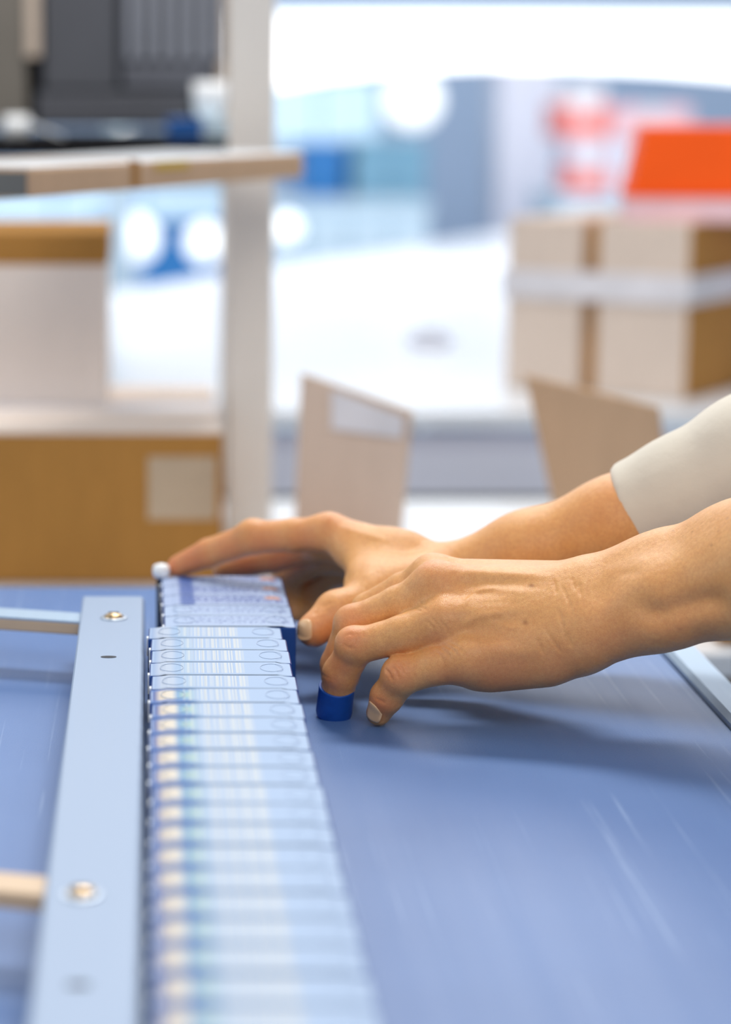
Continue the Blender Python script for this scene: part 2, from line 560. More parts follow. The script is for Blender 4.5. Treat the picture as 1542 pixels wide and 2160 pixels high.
package('pink package low on the far counter beside the lavender column', 1198, 1284, 345, 408, 7.8, .2, M['pink'])
package('pale lavender package under the two topmost far packages', 1288, 1420, 302, 408, 7.8, .3, M['lavender'])
package('lavender package resting on the low pink package', 1198, 1284, 294, 345, 7.8, .25, M['lavender'])
package('pink-red package on top of the lavender packages, far off', 1180, 1286, 222, 294, 7.8, .3, M['pink'])
package('pale pink package beside the pink-red one, above the red crate', 1290, 1460, 226, 300, 7.8, .3, M['pinkpale'])
package('white package on top of the pink-red package', 1200, 1276, 180, 222, 7.8, .25, M['white'])


def globe_lamp(label, px, py, r_px, d, floor_stand=True):
    c = P(px, py, d)
    r = r_px * d / FPX
    t = thing('globe_lamp', label, 'lamp', (c.x, c.y, 0))
    MB().lathe([(0.001, 0)] + [(r * math.sin(math.pi * i / 14), (1 - math.cos(math.pi * i / 14)) / 2) for i in range(1, 14)] + [(.001, 1)],
               (0, 0, c.z - r), (0, 0, c.z + r)).build('globe', M['lamp'], t, True)
    MB().lathe([(.015, 0), (.015, 1)], (0, 0, .02), (0, 0, c.z - r + .01), 12).build('stem', M['frame'], t, True)
    MB().lathe([(.085, 0), (.085, .7), (.07, 1)], (0, 0, 0), (0, 0, .03), 24).build('base', M['frame'], t, True)
    return t


globe_lamp('large blurred white globe lamp above the teal cabinet', 872, 212, 60, 9.6)
globe_lamp('blurred white globe lamp between the pale carton and the post, brightest', 286, 505, 48, 8.0)
globe_lamp('fainter white globe lamp close beside the post', 432, 512, 40, 8.0)
globe_lamp('white globe lamp at the end of the pale counter, touching the post', 604, 482, 30, 7.4)
far_box('display_plinth', 'blue display plinth behind the two globe lamps', 'plinth', 180, 470, 470, 600, 8.8, .4, M['bluecab'])

# ------------------------------------------------------------------ long white table behind
ZT = 0.858
A, B = Q(270, 610, ZT), Q(1095, 485, ZT)
dr = (B - A) / (B.x - A.x)
farL, farR = A + dr * (-.5 - A.x), A + dr * (1.15 - A.x)
yn = P(0, 870, 3.1).y
wt = thing('long_white_table', 'long glossy white table receding behind the post, overexposed', 'table')
ring = [(-.5, yn), (1.15, yn), (1.15, farR.y), (-.5, farL.y)]
MB().prism(ring, 2, ZT - .02, ZT).build('table_top', M['white'], wt)
MBbox(-.48, 1.13, yn + .02, yn + .04, ZT - .42, ZT - .03).build('front_panel', M['lavender'], wt)
for x in (-.42, 0.32, 1.06):
    for yy in (yn + .08, yn + .6):
        MBbox(x - .03, x + .03, yy - .03, yy + .03, 0, ZT - .03).build('leg', M['frame'], wt)
for x0, x1 in ((-.46, -.02), (.0, .62), (.64, 1.11)):
    MBbox(x0, x1, yn + .005, yn + .02, ZT - .40, ZT - .05).build('drawer_front', M['lavender'], wt)
c = Q(905, 728, ZT)
tr = thing('tape_roll', 'small grey tape roll lying on the long white table', 'tape roll', (c.x, c.y, ZT))
MB().lathe([(.022, 0), (.036, .02), (.036, .98), (.022, 1), (.021, .5), (.022, 0)], (0, 0, 0), (0, 0, .022), 24).build('roll', M['lavender'], tr, True)
MB().lathe([(.018, 0), (.022, 0), (.022, 1), (.018, 1), (.018, 0)], (0, 0, 0.001), (0, 0, .023), 24).build('core', M['greybin'], tr, True)

# ------------------------------------------------------------------ packing table right behind the belt
ZP = 0.80
y0, y1 = P(0, 0, 2.03), None
yA = Q(0, 1378, ZP).y
yB = Q(0, 1052, ZP).y
pt = thing('packing_table', 'white packing table with black apron behind the conveyor end', 'table')
MB().bbox(-1.0, 1.5, yA, yB, ZP - .022, ZP, .003).build('table_top', M['white'], pt)
MBbox(-.96, 1.46, yA + .02, yA + .045, ZP - .14, ZP - .022).build('apron', M['black'], pt)
MBbox(-1.0, 1.5, yB, yB + .012, ZP - .03, ZP + .004).build('rear_edge', M['black'], pt)
for x in (-.92, 1.42):
    for yy in (yA + .06, yB - .06):
        MBbox(x - .025, x + .025, yy - .025, yy + .025, 0, ZP - .022).build('leg', M['black'], pt)
for px in (1533, 1690):
    c = P(px, 1440, 2.06)
    MB().lathe([(.007, 0), (.007, .6), (.004, 1)], (c.x, yA + .021, c.z), (c.x, yA + .012, c.z), 14).build('bolt', M['brass'], pt, True)
MBbox(.40, 1.4, yA + .006, yA + .02, ZP - .055, ZP - .043).build('trim_strip', M['frame'], pt)


# ------------------------------------------------------------------ cartons behind
def carton(name, label, size, loc, rz, mat, tape=True, lab=None, group=None, band=None, topmat=None):
    """closed corrugated carton: panels, a slit between the top flaps, tape, label"""
    w, d, h = size
    t = thing(name, label, 'box', (loc[0], loc[1], loc[2] + .0008), rz, group)
    MB().bbox(-w / 2, w / 2, 0, d, 0, h - .003, .003).build('body', mat, t)
    MB().bbox(-w / 2 + .001, w / 2 - .001, .001, d / 2 - .001, h - .003, h, .001, 1).build('top_flap', topmat or mat, t)
    MB().bbox(-w / 2 + .001, w / 2 - .001, d / 2 + .001, d - .001, h - .003, h, .001, 1).build('top_flap', topmat or mat, t)
    if tape:
        MB().box(-w / 2 - .0006, w / 2 + .0006, d / 2 - .025, d / 2 + .025, h, h + .0006).box(-w / 2 - .0008, -w / 2, d / 2 - .025, d / 2 + .025, h - .06, h).box(
            w / 2, w / 2 + .0008, d / 2 - .025, d / 2 + .025, h - .06, h).build('tape', M['tape'], t)
    if lab:
        x0, x1, z0, z1 = lab
        MBbox(x0, x1, -.0010, .0002, z0, z1).build('label_sheet', M['label'], t)
    if band:
        z0, z1, bm = band
        MBbox(-w / 2 - .002, w / 2 + .002, -.002, d, z0, z1).build('band', bm, t)
    return t


# lower-left carton with a label
dC = 2.30
c0 = P(470, 1000, dC)
yC = P(0, 1070, dC).y
zt = P(0, 908, dC).z
wC = .46
carton('carton', 'wide brown carton with a pale square label, standing behind the conveyor end', (wC, .36, zt - ZP), (c0.x - wC / 2, yC, ZP), 0, M['kraft_shade'],
       lab=((P(312, 0, dC).x - c0.x + wC / 2), (P(455, 0, dC).x - c0.x + wC / 2), P(0, 1098, dC).z - ZP, P(0, 962, dC).z - ZP), topmat=M['kraft_lit_top'])
d2 = 2.46
c1 = P(225, 700, d2)
z1 = P(0, 492, d2).z
wU = .30
t = carton('carton', 'pale carton with a brown rim, on top of the labelled brown carton', (wU, .24, z1 - zt), (c1.x - wU / 2, P(0, 700, d2).y, zt), 0, M['kraft_lit_front'], tape=False)
MBbox(-wU / 2 - .002, wU / 2 + .002, -.002, .243, z1 - zt - .031, z1 - zt + .001).build('lid_rim', M['kraft_shade'], t)

# right stack on the long white table
K = Q(1442, 846, ZT)
K.z = ZT
hS = P(0, 470, 3.2).z - ZT
ang = math.radians(-34)
u = Vector((-math.cos(ang), -math.sin(ang), 0))       # along the pale face, away from the corner
v = Vector((math.sin(-ang) * 1.0, math.cos(ang), 0))  # into the stack
ux = Vector((math.cos(ang), math.sin(ang), 0))


def stack_carton(label, s0, s1, mat_front, depth):
    w = s1 - s0
    mid = K + u * ((s0 + s1) / 2)
    t = carton('carton', label, (w, depth, hS), (mid.x, mid.y, ZT), ang, mat_front, tape=False)
    return t


t = stack_carton('pale carton at the corner of the stack under the red crate', 0.0, .128, M['kraft_stack_lit'], .30)
MBbox(.0625, .0665, .002, .30, .002, hS - .002).build('side_panel', M['kraft_shade'], t)  # brown sheet that puts the carton's shaded side into colour
stack_carton('pale carton in the stack, next to the long white table edge', .152, .262, M['kraft_stack_lit'], .28)
gapm = K + u * .14 + Vector((-math.sin(ang), math.cos(ang), 0)) * .015
carton('carton', 'narrow brown carton wedged between the two pale stack cartons', (.022, .26, hS - .004), (gapm.x, gapm.y, ZT), ang, M['kraft_shade'], tape=False)
zb0, zb1 = P(0, 640, 3.22).z, P(0, 578, 3.22).z
bd = thing('packing_strap', 'wide white wrap band around the stacked cartons', 'strap', K, ang)
m = MB().box(-.268, .006, -.004, -.0005, zb0 - ZT, zb1 - ZT)
m.build('front_run', M['tape'], bd)
MBbox(.0045, .007, -.004, .31, zb0 - ZT, zb1 - ZT).build('side_run', M['tape'], bd)
MBbox(-.268, -.2655, -.004, .31, zb0 - ZT, zb1 - ZT).build('side_run', M['tape'], bd)
MBbox(-.268, .007, .308, .312, zb0 - ZT, zb1 - ZT).build('rear_run', M['tape'], bd)

# pale tray and orange-red crate on the stack
zS = ZT + hS
cx0 = P(1322, 440, 3.22)
tray = thing('tray', 'shallow pale pink tray under the red crate', 'tray', (cx0.x, cx0.y, zS), ang * .25)
hz = P(0, 416, 3.22).z - zS
MB().bbox(0, .34, 0, .22, 0, .006, .001).build('base', M['pinkpale'], tray)
for nm, bx in (('side_wall', (0, .34, 0, .006)), ('side_wall', (0, .34, .214, .22)), ('end_wall', (0, .006, .006, .214)), ('end_wall', (.334, .34, .006, .214))):
    MBbox(bx[0], bx[1], bx[2], bx[3], .006, hz).build(nm, M['pinkpale'], tray)
crate = thing('crate', 'orange-red plastic crate with slanted ends, on the pale tray', 'crate', (cx0.x, cx0.y, zS + hz), ang * .25)
hc = P(0, 266, 3.22).z - zS - hz
sl = .019
MB().add([(0, 0, 0), (.34, 0, 0), (.34, .22, 0), (0, .22, 0), (sl, .012, hc), (.34 - sl, .012, hc), (.34 - sl, .208, hc), (sl, .208, hc)],
         [(0, 3, 2, 1), (4, 5, 6, 7), (0, 1, 5, 4), (1, 2, 6, 5), (2, 3, 7, 6), (3, 0, 4, 7)]).build('body', M['red'], crate, bevel=.003)
MBbox(-.002, .342, -.002, .222, 0, .008).build('rim', M['red'], crate)


# open cartons with raised flaps on the packing table
def open_carton(label, quad, body_dir, depth, mat, strip=None):
    """quad: raised flap bottom-left, bottom-right, top-right, top-left; the body hangs off the flap's hinge"""
    q = [Vector(p) for p in quad]
    t = thing('open_carton', label, 'box')
    MB().slab(q, .004).build('raised_flap', mat, t, bevel=.0008)
    a, b = q[0].copy(), q[1].copy()
    zr = min(a.z, b.z)
    bd = Vector(body_dir).normalized() * depth
    bd.z = 0
    pts = [Vector((a.x, a.y, 0)), Vector((b.x, b.y, 0)), Vector((b.x, b.y, 0)) + bd, Vector((a.x, a.y, 0)) + bd]
    cen = sum(pts, Vector()) / 4
    for i in range(4):
        p, r = pts[i], pts[(i + 1) % 4]
        p2, r2 = p + (cen - p).normalized() * .006, r + (cen - r).normalized() * .006
        MB().prism([(p.x, p.y), (r.x, r.y), (r2.x, r2.y), (p2.x, p2.y)], 2, ZP + .001, zr).build('wall_panel', mat, t)
    MB().prism([(p.x, p.y) for p in pts], 2, ZP + .001, ZP + .005).build('bottom', mat, t)
    # the opposite flap, folded flat outward
    if strip:
        s = [Vector(p) for p in strip]
        MB().slab(s, .0045).build('label_strip', M['tape'], t)
    return t


hb = .40
f1 = [P(625, 1120, 2.30), P(847, 1150, 2.21), P(872, 866, 2.20), P(640, 786, 2.29)]
o1 = open_carton('open carton with a raised pale flap bearing a white strip, next to the post', f1, (-.74, -.67, 0), .10, M['kraft_flap_lit'])
s1 = [P(700, 905, 2.262), P(848, 925, 2.203), P(852, 880, 2.200), P(700, 822, 2.258)]
MB().slab([p - FV * .004 for p in s1], .001).build('label_strip', M['tape'], o1)
f2 = [P(1178, 1098, 2.30), P(1425, 1130, 2.20), P(1392, 858, 2.19), P(1112, 790, 2.29)]
open_carton('open carton with a raised tan flap above the cream sleeve', f2, (.5, .5, 0), .16, M['kraft_mid'])
cb = P(1455, 1340, 2.12)
carton('carton', 'small brown carton at the table edge under the near forearm', (.26, .10, .062), (cb.x + .14, Q(0, 1362, ZP).y, ZP), 0, M['kraft_shade'], tape=False)

# ------------------------------------------------------------------ post, shelf and what lies on it
pc = P(527, 600, 2.52)
post = thing('support_post', 'upright pale enamelled metal post between the cartons', 'post', (pc.x, pc.y, 0))
w = .0235
g = .005
prof = [(-w, -w), (-g, -w), (-g, -w + .008), (g, -w + .008), (g, -w), (w, -w), (w, -g), (w - .008, -g), (w - .008, g), (w, g), (w, w), (g, w), (g, w - .008), (-g, w - .008), (-g, w),
        (-w, w), (-w, g), (-w + .008, g), (-w + .008, -g), (-w, -g)]
prof = [(-w, -w), (w, -w), (w, -g), (w - .008, -g), (w - .008, g), (w, g), (w, w), (-w, w), (-w, g), (-w + .008, g), (-w + .008, -g), (-w, -g)]
MB().prism(prof, 2, ZP + .006, 2.3).build('profile', M['post'], post, bevel=.002)
MBbox(-.028, .028, -.028, .028, ZP + .0005, ZP + .007).build('foot_plate', M['post'], post)

ft = [P(66, 412, 1.90), P(642, 362, 2.36)]
zF = min(ft[0].z, ft[1].z)
zF = 1.265 - .0815
a, b = Vector((P(66, 380, 1.90).x, P(66, 380, 1.90).y, 0)), Vector((P(642, 335, 2.36).x, P(642, 335, 2.36).y, 0))
L = (b - a).length
rz = math.atan2(b.y - a.y, b.x - a.x)
ca, sa = math.cos(rz), math.sin(rz)
loc2 = lambda u_, v_: (a.x + u_ * ca - v_ * sa - pc.x, a.y + u_ * sa + v_ * ca - pc.y)
MB().prism([loc2(-.06, .06), loc2(L - .06, .06), loc2(L - .02, .12), (-.02, -w + .002), (-.02, 0.0), (-.12, -w), loc2(-.06, .14)], 2, zF - .007, zF - .003).build('shelf_plate', M['post'], post)
fc = thing('flat_carton', 'long flat brown carton with white top, lying at eye level before the post', 'box', (a.x, a.y, zF - .002), rz)
hF = .0245
MB().bbox(0, L, 0, .15, 0, hF - .002, .002).build('body', M['kraft_mid'], fc)
MB().bbox(.002, L * .33 - .004, .002, .148, hF - .002, hF, .0008, 1).build('lid_panel', M['white'], fc)
MB().bbox(L * .33 + .006, L - .002, .002, .148, hF - .002, hF, .0008, 1).build('lid_panel', M['white'], fc)
MBbox(L * .33 - .006, L * .33 + .006, -.0012, .15, 0.001, hF + .0006).build('tape', M['kraft'], fc)
MBbox(L * .40, L * .52, -.001, .0005, hF * .62, hF * .92).build('yellow_mark', M['yellow'], fc)
MBbox(-.0015, .0002, .004, .146, .001, hF - .0045).build('end_panel', M['greybin'], fc)

# shelf behind with the dark cabinet
zSh = P(0, 292, 2.9).z
shelf = thing('shelf_board', 'shelf board carrying the dark grey cabinet behind the post', 'shelf')
ys0, ys1 = P(0, 300, 2.75).y, P(0, 300, 3.45).y
MB().bbox(-.55, .13, ys0, ys1, zSh - .018, zSh, .002).build('board', M['dark'], shelf)
MBbox(-.50, -.46, ys0 + .1, ys0 + .14, 0, zSh - .018).build('upright', M['post'], shelf)
MBbox(.085, .125, ys0 + .02, ys0 + .06, 0, zSh - .018).build('upright', M['post'], shelf)

dK = 3.05
cabx0, cabx1 = P(-160, 0, dK).x, P(456, 0, dK).x
yK = P(0, 200, dK).y
cab = thing('cabinet', 'dark grey slatted cabinet on the shelf in the upper corner', 'cabinet', (0, yK, zSh))
zz = lambda py: P(0, py, dK).z - zSh
xx = lambda px: P(px, 0, dK).x
MB().bbox(cabx0, cabx1, 0, .22, .012, .55, .004).build('body', M['dark'], cab)
MB().bbox(cabx0 + .002, xx(58), -.012, 0, zz(262), .54, .003).build('side_panel', M['cabw'], cab)
MB().bbox(xx(56), xx(86), -.018, -.0, zz(122), .54, .002).build('beige_strip', M['beige'], cab)
MB().bbox(xx(92), xx(248), -.010, 0, zz(190), .54, .003).build('door', M['cab'], cab)
dr2 = MB().bbox(xx(258), xx(452), -.008, 0, zz(186), .54, .003).build('slatted_door', M['cab2'], cab)
for px in (268, 300, 334, 368, 402, 438):
    MB().bbox(xx(px), xx(px + 15), -.016, -.008, zz(128), .53, .002).build('slat', M['cab3'], dr2)
    MBbox(xx(px + 16), xx(px + 30), -.0095, -.008, zz(128), .53).build('slat_gap', M['cab'], dr2)
lv = MB().bbox(xx(78), xx(402), -.010, 0, zz(262), zz(194), .002).build('ribbed_panel', M['cab'], cab)
for i in range(22):
    px = 84 + i * 14.4
    MBbox(xx(px), xx(px + 7), -.014, -.010, zz(258), zz(198)).build('rib', M['cab2'], lv)
MB().bbox(xx(457), xx(481), 0.002, .2, .0, .55, .002).build('beige_strip', M['beige'], cab)

mg = P(441, 246, 2.92)
mug = thing('mug', 'white mug on a pale block beside the post', 'mug', (mg.x, mg.y, zSh + .024))
r = 36 * 2.92 / FPX
MB().lathe([(r * .55, 0), (r * .80, .12), (r * .98, .5), (r, 1), (r - .002, 1), (r * .93, .5), (r * .7, .16), (.001, .14)], (0, 0, 0), (0, 0, .043), 28).build('cup', M['ceramic'], mug, True)
hd = MB()
ringp = [(r + .009 * math.sin(t_ / 10 * math.pi), .010 + .022 * (t_ / 10)) for t_ in range(11)]
for i in range(10):
    a_, b_ = ringp[i], ringp[i + 1]
    hd.lathe([(.003, 0), (.003, 1)], (-a_[0] * .2, a_[0] * .97, a_[1]), (-b_[0] * .2, b_[0] * .97, b_[1]), 10)
hd.build('handle', M['ceramic'], mug, True)
bl = thing('paper_pad', 'pale pad of paper under the white mug', 'paper pad', (mg.x, mg.y - .03, zSh))
for i in range(3):
    MB().bbox(-.045, .05, -.01, .07, i * .008, i * .008 + .0078, .001, 1).build('sheet_block', M['palecnt'], bl)
bt = P(390, 262, 2.86)
bb = thing('blue_box', 'small bright blue box in front of the dark cabinet', 'box', (bt.x, bt.y, zSh))
MB().bbox(-.021, .021, 0, .03, 0, .018, .003).build('body', M['bluebox'], bb)
MB().bbox(-.022, .022, -.001, .031, .018, .024, .002).build('lid', M['bluebox'], bb)
wr_ = P(62, 290, 2.85)
wr = thing('paper_roll', 'white paper roll with a loose curling end before the dark cabinet', 'paper roll', (wr_.x, wr_.y, zSh))
MB().lathe([(.004, 0), (.014, .0), (.014, 1), (.004, 1), (.004, 0)], (-.03, 0, .014), (.0, .0, .014), 24).build('roll', M['ceramic'], wr, True)
MB().prism([(-.03, .026), (-.005, .024), (.02, .012), (.04, .004), (.04, .002), (.02, .009), (-.005, .021), (-.03, .023)], 1, -.008, .022).build('loose_end', M['ceramic'], wr)

# ------------------------------------------------------------------ conveyor
BX0, BX1 = -.30, .337
yE = Q(0, 1228, BELT).y
conv = thing('conveyor', 'flat conveyor with a scuffed dark blue belt', 'conveyor', (0, 0, 0))
# belt: flat run with rounded nose at the far end
seg = 8
pr = [(-.6, BELT), (yE - .02, BELT)]
for i in range(1, seg + 1):
    an = math.pi / 2 - math.pi * i / seg
    pr.append((yE - .02 + .02 * math.cos(an), BELT - .02 + .02 * math.sin(an)))
pr += [(-.6, BELT - .04)]
MB().prism(pr, 0, BX0, BX1).build('belt', M['belt'], conv)
pf = [(BX1 + .001, BELT - .10), (BX1 + .001, BELT + .003), (BX1 + .004, BELT + .006), (BX1 + .021, BELT + .006), (BX1 + .024, BELT + .003), (BX1 + .024, BELT - .10)]
MB().prism([(x, z) for x, z in pf], 1, -.6, yE + .02).build('side_frame', M['frame'], conv)
MB().prism([(-x + BX0 + BX1, z) for x, z in pf][::-1], 1, -.6, yE + .02).build('side_frame', M['frame'], conv)
for y in (-.4, yE - .25):
    for x in (BX0 - .012, BX1 + .012):
        MBbox(x - .02, x + .02, y - .03, y + .03, 0, BELT - .10).build('leg', M['frame'], conv)
    MBbox(BX0, BX1, y - .02, y + .02, BELT - .5, BELT - .46).build('cross_member', M['frame'], conv)
for k, y in enumerate((1.05, 1.62)):
    c = Vector((BX1 + .0125, y, BELT + .006))
    MB().lathe([(.005, 0), (.005, .6), (.003, 1)], c, c + Vector((0, 0, .003)), 14).build('frame_bolt', M['steel'], conv, True)

# ------------------------------------------------------------------ guide rail
ZR = CAM.z - .325
XR0, XR1 = -.0425, -.0022
yR = Q(0, 1258, ZR).y
rail = thing('guide_rail', 'pale aluminium angle guide rail screwed down along the carton row', 'rail')
th = .004
prof = [(XR0, ZR - th), (XR0, ZR - .001), (XR0 + .001, ZR)]
for i in range(7):
    an = math.pi / 2 * (1 - i / 6)
    prof.append((XR1 - .0035 + .0035 * math.cos(an), ZR - .0035 + .0035 * math.sin(an)))
prof += [(XR1, BELT + .002), (XR1 - th, BELT + .002), (XR1 - th, ZR - th)]
MB().prism(prof[::-1], 1, .1, yR).build('angle_profile', M['rail'], rail)
for px, py in ((240, 1304), (172, 1888)):
    c = Q(px, py, ZR)
    dome = [(.0062, 0), (.0062, .25), (.0055, .55), (.004, .8), (.002, .95), (.0003, 1)]
    s = MB().lathe(dome, c, c + Vector((0, 0, .0038)), 24).build('screw', M['brass'], rail, True)
    MB().lathe([(.0085, 0), (.0085, .7), (.0078, 1)], c, c + Vector((0, 0, .0009)), 24).build('washer', M['steel'], s, True)
    MBbox(c.x - .0032, c.x + .0032, c.y - .0005, c.y + .0005, ZR + .0030, ZR + .0040).build('screw_slot', M['hole'], s)
for px, py in ((229, 1386), (165, 2078)):
    c = Q(px, py, ZR)
    m = MB()
    n = 20
    oval = [(c.x + .0046 * math.cos(6.2832 * i / n), c.y + .0026 * math.sin(6.2832 * i / n)) for i in range(n)]
    m.prism(oval, 2, ZR - .0005, ZR + .00025).build('slot_hole', M['hole'], rail)
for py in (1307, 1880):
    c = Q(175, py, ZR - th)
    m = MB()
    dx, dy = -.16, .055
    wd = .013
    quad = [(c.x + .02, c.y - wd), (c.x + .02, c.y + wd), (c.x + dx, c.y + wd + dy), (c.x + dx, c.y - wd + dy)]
    m.prism(quad, 2, ZR - th - .009, ZR - th - .0012).build('support_bar', M['tan'], rail, bevel=.0012)  # tan body paints the reflected cardboard onto the bar
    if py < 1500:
        MB().prism(quad, 2, ZR - th - .0014, ZR - th).build('bar_top_pale', M['frame'], rail)  # pale sheet added so only the sides show the painted reflection
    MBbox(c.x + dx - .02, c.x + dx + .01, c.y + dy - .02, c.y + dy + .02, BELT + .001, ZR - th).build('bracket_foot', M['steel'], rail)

# stop pin at the end of the row
sp = P(345, 1215, 1.60)
pin = thing('stop_pin', 'dark pin with a white knob at the far end of the carton row', 'pin', (sp.x - .0015, sp.y + .012, BELT))
MB().lathe([(.0032, 0), (.0032, 1)], (0, 0, 0), (0, 0, sp.z - BELT - .002), 16).build('rod', M['hole'], pin, True)
MB().lathe([(.003, 0), (.0056, .2), (.0060, .6), (.005, .9), (.002, 1)], (0, 0, sp.z - BELT - .004), (0, 0, sp.z - BELT + .006), 20).build('knob', M['ceramic'], pin, True)

# ------------------------------------------------------------------ carton row
ZB = CAM.z - .32
HB = ZB - BELT
WB, TB = .080, .0302


def flap_mesh():
    """top closing panel: flat with slightly sunk ends where the tuck flaps go in"""
    m = MB()
    e = .0011
    xs = [0.0008, .006, .009, .071, .074, WB - .0008]
    zs = [-.0006, -.0002, .0004, .0004, -.0002, -.0006]
    vs, fs = [], []
    for x, z in zip(xs, zs):
        vs += [(x, .0007, HB + z - .0004), (x, .0016, HB + z), (x, TB - .0016, HB + z), (x, TB - .0007, HB + z - .0004)]
    for i in range(len(xs) - 1):
        for j in range(3):
            k = i * 4 + j
            fs.append((k, k + 4, k + 5, k + 1))
    m.add(vs, fs)
    return m


body_me = {}
top_me = {}
for k in (0, 1, 2, 3):
    mat = M[('carton', 'carton_pale', 'carton_blue', 'carton_plain')[k]]
    top_me[k] = flap_mesh().mesh('top_flap', mat)
body_m = MB().bbox(0, WB, 0, TB, 0, HB - .0008, .0007, 1).mesh('body', M['navy'])
body_white = MB().bbox(0, WB, 0, TB, 0, HB - .0008, .0007, 1).mesh('body', M['white_card'])
tab_me = MB().box(-.0009, .0006, .004, .0095, HB - .012, HB - .0012).mesh('side_tab', M['white_card'])
tab_me2 = MB().box(WB - .0006, WB + .0016, TB - .011, TB - .005, HB - .010, HB - .0012).mesh('side_tab', M['white_card'])


def oval_mesh(cx):
    n = 24
    m_ = MB()
    for r_, z_ in ((1.0, HB + .00045), (1.0, HB + .00062), (.955, HB + .00062), (.955, HB + .00045)):
        m_.v += [(cx + .0066 * r_ * math.cos(6.2832 * i / n), TB * .5 + .0092 * r_ * math.sin(6.2832 * i / n), z_) for i in range(n)]
    for k_ in range(4):
        a0, b0 = k_ * n, ((k_ + 1) % 4) * n
        m_.f += [(a0 + i, a0 + (i + 1) % n, b0 + (i + 1) % n, b0 + i) for i in range(n)]
    return m_.mesh('round_seal', M['seal'])


seal_l, seal_r = oval_mesh(.0125), oval_mesh(WB - .0115)


def part(me, parent, name):
    o = bpy.data.objects.new(name, me)
    C.objects.link(o)
    o.parent = parent
    return o


ORD = ['first', 'second', 'third', 'fourth', 'fifth', 'sixth', 'seventh', 'eighth', 'ninth', 'tenth', 'eleventh', 'twelfth', 'thirteenth', 'fourteenth', 'fifteenth',
       'sixteenth', 'seventeenth', 'eighteenth', 'nineteenth', 'twentieth', 'twenty-first', 'twenty-second', 'twenty-third', 'twenty-fourth', 'twenty-fifth', 'twenty-sixth']
yG = Q(0, 1323, ZB).y            # where the far group meets the near group
ctr = 0


def row_carton(x, y, rz, kind, label):
    t = thing('carton_box', label, 'carton', (x, y, BELT + .0005), rz, 'row of printed cartons along the rail')
    part(body_m if kind != 9 else body_white, t, 'body')
    part(top_me[kind], t, 'top_flap')
    if kind != 2:
        part(seal_l, t, 'round_seal')
        part(seal_r, t, 'round_seal')
    part(tab_me, t, 'side_tab')
    return t


for i in range(5):               # far group, counted from the stop pin
    k = 4 - i
    kind = 2 if i < 3 else 1
    row_carton(.0088 + .0012 * i * .2, yG + .0004 + k * .0307, math.radians(random.uniform(-.5, .2)), kind,
               'printed carton under the far hand, %s from the stop pin' % ORD[i])
for i in range(21):              # near group
    x = .0012 + random.uniform(-.0006, .0006) + (0 if i > 2 else .0002 * i)
    if i == 0:
        x -= .001
    row_carton(x, yG - (i + 1) * .0307, math.radians(random.uniform(-.9, .1)), 3 if i < 5 else 0,
               'pale printed carton by the rail, %s counted from the step near the hands' % ORD[i])

